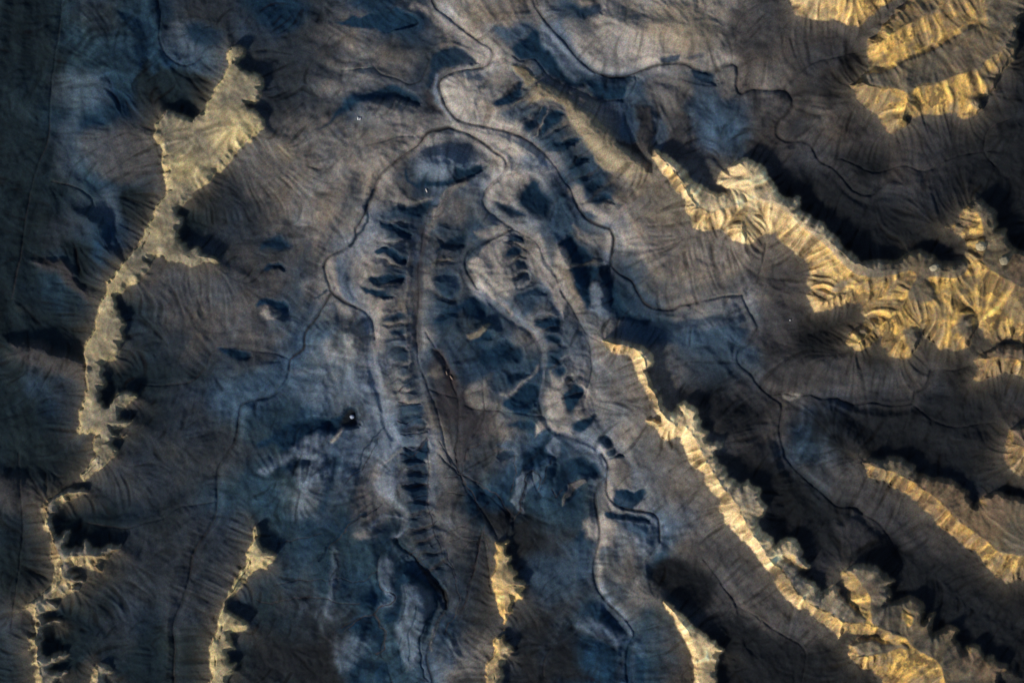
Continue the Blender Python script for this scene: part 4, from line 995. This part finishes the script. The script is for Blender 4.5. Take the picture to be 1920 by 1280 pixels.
def boulder(x, y, rx, ry, h, rot, col, label, seed, sink=.25):
    bm = bmesh.new(); bmesh.ops.create_icosphere(bm, subdivisions=4, radius=1)
    for v in bm.verts:
        d = v.co.normalized()
        k_ = 1 + .22 * mnoise.noise(d * 1.6 + Vector((seed, 0, 0))) + .10 * mnoise.noise(d * 4 + Vector((0, seed, 0))) + .04 * mnoise.noise(d * 11)
        v.co = Vector((d.x * rx, d.y * ry, d.z * h)) * k_
    me = bpy.data.meshes.new('boulder'); bm.to_mesh(me); bm.free()
    for p_ in me.polygons: p_.use_smooth = True
    me.materials.append(plain('boulder_rock', col, .9))
    o = bpy.data.objects.new('boulder', me); COL.objects.link(o)
    o.location = (x - 960, 640 - y, ground_z(x, y) + h * (1 - sink) * .5); o.rotation_euler = (0, 0, math.radians(rot))
    o['label'] = label; o['category'] = 'boulder'
    return o
boulder(658.5, 782, 4.6, 3.8, 5, 10, (.33, .38, .50), 'pale bluish boulder in the black pit at the hollow end', 3)
boulder(1838, 462, 9.5, 9, 7, 0, (.40, .33, .20), 'big round cream boulder topping the bend of the branching golden ridge', 7)
boulder(1750, 502, 9, 6, 4, 20, (.36, .31, .21), 'flat cream boulder under the dark cirque rim of the golden ridge', 12)
boulder(1882, 489, 9, 8, 5, 40, (.27, .23, .15), 'dull tan boulder east of the big round cream one', 17)
boulder(799, 356, 1.3, 4.2, 2.5, 20, (.62, .56, .54), 'thin white slab of rock below the grey dome', 21)
boulder(837, 699, 1.3, 4.2, 2.4, 15, (.17, .125, .10), 'tan elongated boulder in the dark plum gully, upper of two', 25)
boulder(846, 708, 1.5, 5.0, 2.4, 35, (.19, .135, .105), 'tan elongated boulder in the dark plum gully, lower of two', 31)
boulder(1484, 600, 1.4, 1.2, 1.6, 0, (.62, .60, .58), 'tiny white boulder alone on brown slope beside dry wash', 37)

def mesh_obj(name, verts, faces, mat, parent, smooth=False):
    me = bpy.data.meshes.new(name); me.from_pydata(verts, [], faces); me.update(); me.materials.append(mat)
    o = bpy.data.objects.new(name, me); COL.objects.link(o); o.parent = parent; return o
def loft(sections):
    "closed body from rings of equal length"
    v = [p_ for s_ in sections for p_ in s_]; n = len(sections[0]); f = []
    for a_ in range(len(sections) - 1):
        for k_ in range(n):
            f.append((a_ * n + k_, a_ * n + (k_ + 1) % n, (a_ + 1) * n + (k_ + 1) % n, (a_ + 1) * n + k_))
    f.append(tuple(range(n))[::-1]); f.append(tuple((len(sections) - 1) * n + k_ for k_ in range(n)))
    return v, f
def van(x, y, rot, L, W, paint, label):
    root = bpy.data.objects.new('parked_van', None); COL.objects.link(root); root.empty_display_size = 1
    root.location = (x - 960, 640 - y, ground_z(x, y)); root.rotation_euler = (0, 0, math.radians(rot))
    root['label'] = label; root['category'] = 'van'; root['group'] = 'vans parked below the dark crescent'
    prof = [(-.50, .55, 1.95, .92), (-.49, .45, 2.25, .96), (-.30, .42, 2.38, 1), (.10, .42, 2.38, 1), (.24, .42, 2.25, 1), (.36, .42, 1.35, .97), (.47, .45, 1.15, .92), (.50, .55, .95, .85)]
    secs = []
    for fy, zb, zt, ws in prof:
        w_ = W / 2 * ws; t_ = w_ * .88
        secs.append([(-w_, fy * L, zb), (w_, fy * L, zb), (w_, fy * L, zb + (zt - zb) * .55), (t_, fy * L, zt - .08), (t_ * .8, fy * L, zt), (-t_ * .8, fy * L, zt), (-t_, fy * L, zt - .08), (-w_, fy * L, zb + (zt - zb) * .55)])
    v, f = loft(secs); mesh_obj('body', v, f, paint, root)
    a_, b_ = .245 * L, .355 * L; w_ = W * .42
    mesh_obj('windscreen', [(-w_, b_, 1.42), (w_, b_, 1.42), (w_ * .9, a_, 2.24), (-w_ * .9, a_, 2.24), (-w_, b_ - .05, 1.36), (w_, b_ - .05, 1.36), (w_ * .9, a_ - .05, 2.18), (-w_ * .9, a_ - .05, 2.18)],
             [(0, 1, 2, 3), (7, 6, 5, 4), (0, 4, 5, 1), (1, 5, 6, 2), (2, 6, 7, 3), (3, 7, 4, 0)], M_GLASS, root)
    for sgn in (-1, 1):
        xs = sgn * (W / 2 + .004)
        mesh_obj('side_window', [(xs, .02 * L, 1.5), (xs, .2 * L, 1.5), (xs * .93, .2 * L, 2.05), (xs * .93, .02 * L, 2.05), (xs * .95, .02 * L, 1.5), (xs * .95, .2 * L, 1.5), (xs * .88, .2 * L, 2.05), (xs * .88, .02 * L, 2.05)],
                 [(0, 1, 2, 3), (7, 6, 5, 4), (0, 4, 5, 1), (1, 5, 6, 2), (2, 6, 7, 3), (3, 7, 4, 0)], M_GLASS, root)
        for fy in (-.32, .30):
            ring = [(math.cos(t2 * math.pi / 8) * .36, math.sin(t2 * math.pi / 8) * .36) for t2 in range(16)]
            x0_, x1_ = sgn * (W / 2 - .22), sgn * (W / 2 + .03)
            v, f = loft([[(x0_, fy * L + p_, .36 + z_) for p_, z_ in ring], [(x1_, fy * L + p_, .36 + z_) for p_, z_ in ring]])
            mesh_obj('wheel', v, f, M_TYRE, root)
        mesh_obj('headlight', [(sgn * W * .24, .502 * L, .72), (sgn * W * .4, .502 * L, .72), (sgn * W * .38, .492 * L, .92), (sgn * W * .24, .494 * L, .92), (sgn * W * .32, .47 * L, .8)],
                 [(0, 1, 2, 3), (0, 4, 1), (1, 4, 2), (2, 4, 3), (3, 4, 0)], M_LAMP, root)
    return root
M_GLASS = plain('van_glass', (.10, .30, .36), .1); M_TYRE = plain('tyre_rubber', (.02, .02, .02), .9); M_LAMP = plain('lamp_lens', (.7, .7, .7), .2)
van(670.3, 221.2, 8, 5.9, 2.3, plain('white_paint', (.82, .84, .84), .35), 'longer white van with bluish glass, west of the pair')
van(674.4, 221.8, -14, 4.9, 2.2, plain('grey_white_paint', (.72, .70, .76), .4), 'shorter greyish white van, east of the pair')

# ------------------------------------------------------------------ camera, sun, sky
CAM_H = 8000.0
cam = bpy.data.cameras.new('camera'); co = bpy.data.objects.new('camera', cam); COL.objects.link(co)
co.location = (0, 0, CAM_H); co.rotation_euler = (0, 0, 0)
cam.sensor_width = 36; cam.sensor_fit = 'HORIZONTAL'; cam.lens = 36 * (CAM_H - 35) / 1920
cam.clip_start = 10; cam.clip_end = 120000
scene.camera = co
EL, AZ = 32.0, 222.0            # sun height, compass bearing (south-west)
sl = bpy.data.lights.new('sun', 'SUN'); so = bpy.data.objects.new('sun', sl); COL.objects.link(so)
sl.energy = 4.0; sl.angle = math.radians(8); sl.color = (1.0, .92, .78)
sd = Vector((math.sin(math.radians(AZ)) * math.cos(math.radians(EL)), math.cos(math.radians(AZ)) * math.cos(math.radians(EL)), math.sin(math.radians(EL))))
so.rotation_euler = (-sd).to_track_quat('-Z', 'Y').to_euler(); so.location = sd * 9000
w = bpy.data.worlds.new('World'); scene.world = w; w.use_nodes = True
bg = w.node_tree.nodes['Background']; sky = w.node_tree.nodes.new('ShaderNodeTexSky'); sky.sky_type = 'NISHITA'; sky.sun_disc = False
sky.sun_elevation = math.radians(EL); sky.sun_rotation = math.radians(AZ)
w.node_tree.links.new(sky.outputs[0], bg.inputs[0]); bg.inputs[1].default_value = .11
scene.view_settings.view_transform = 'Standard'; scene.view_settings.look = 'None'; scene.view_settings.exposure = -.04; scene.view_settings.gamma = 1
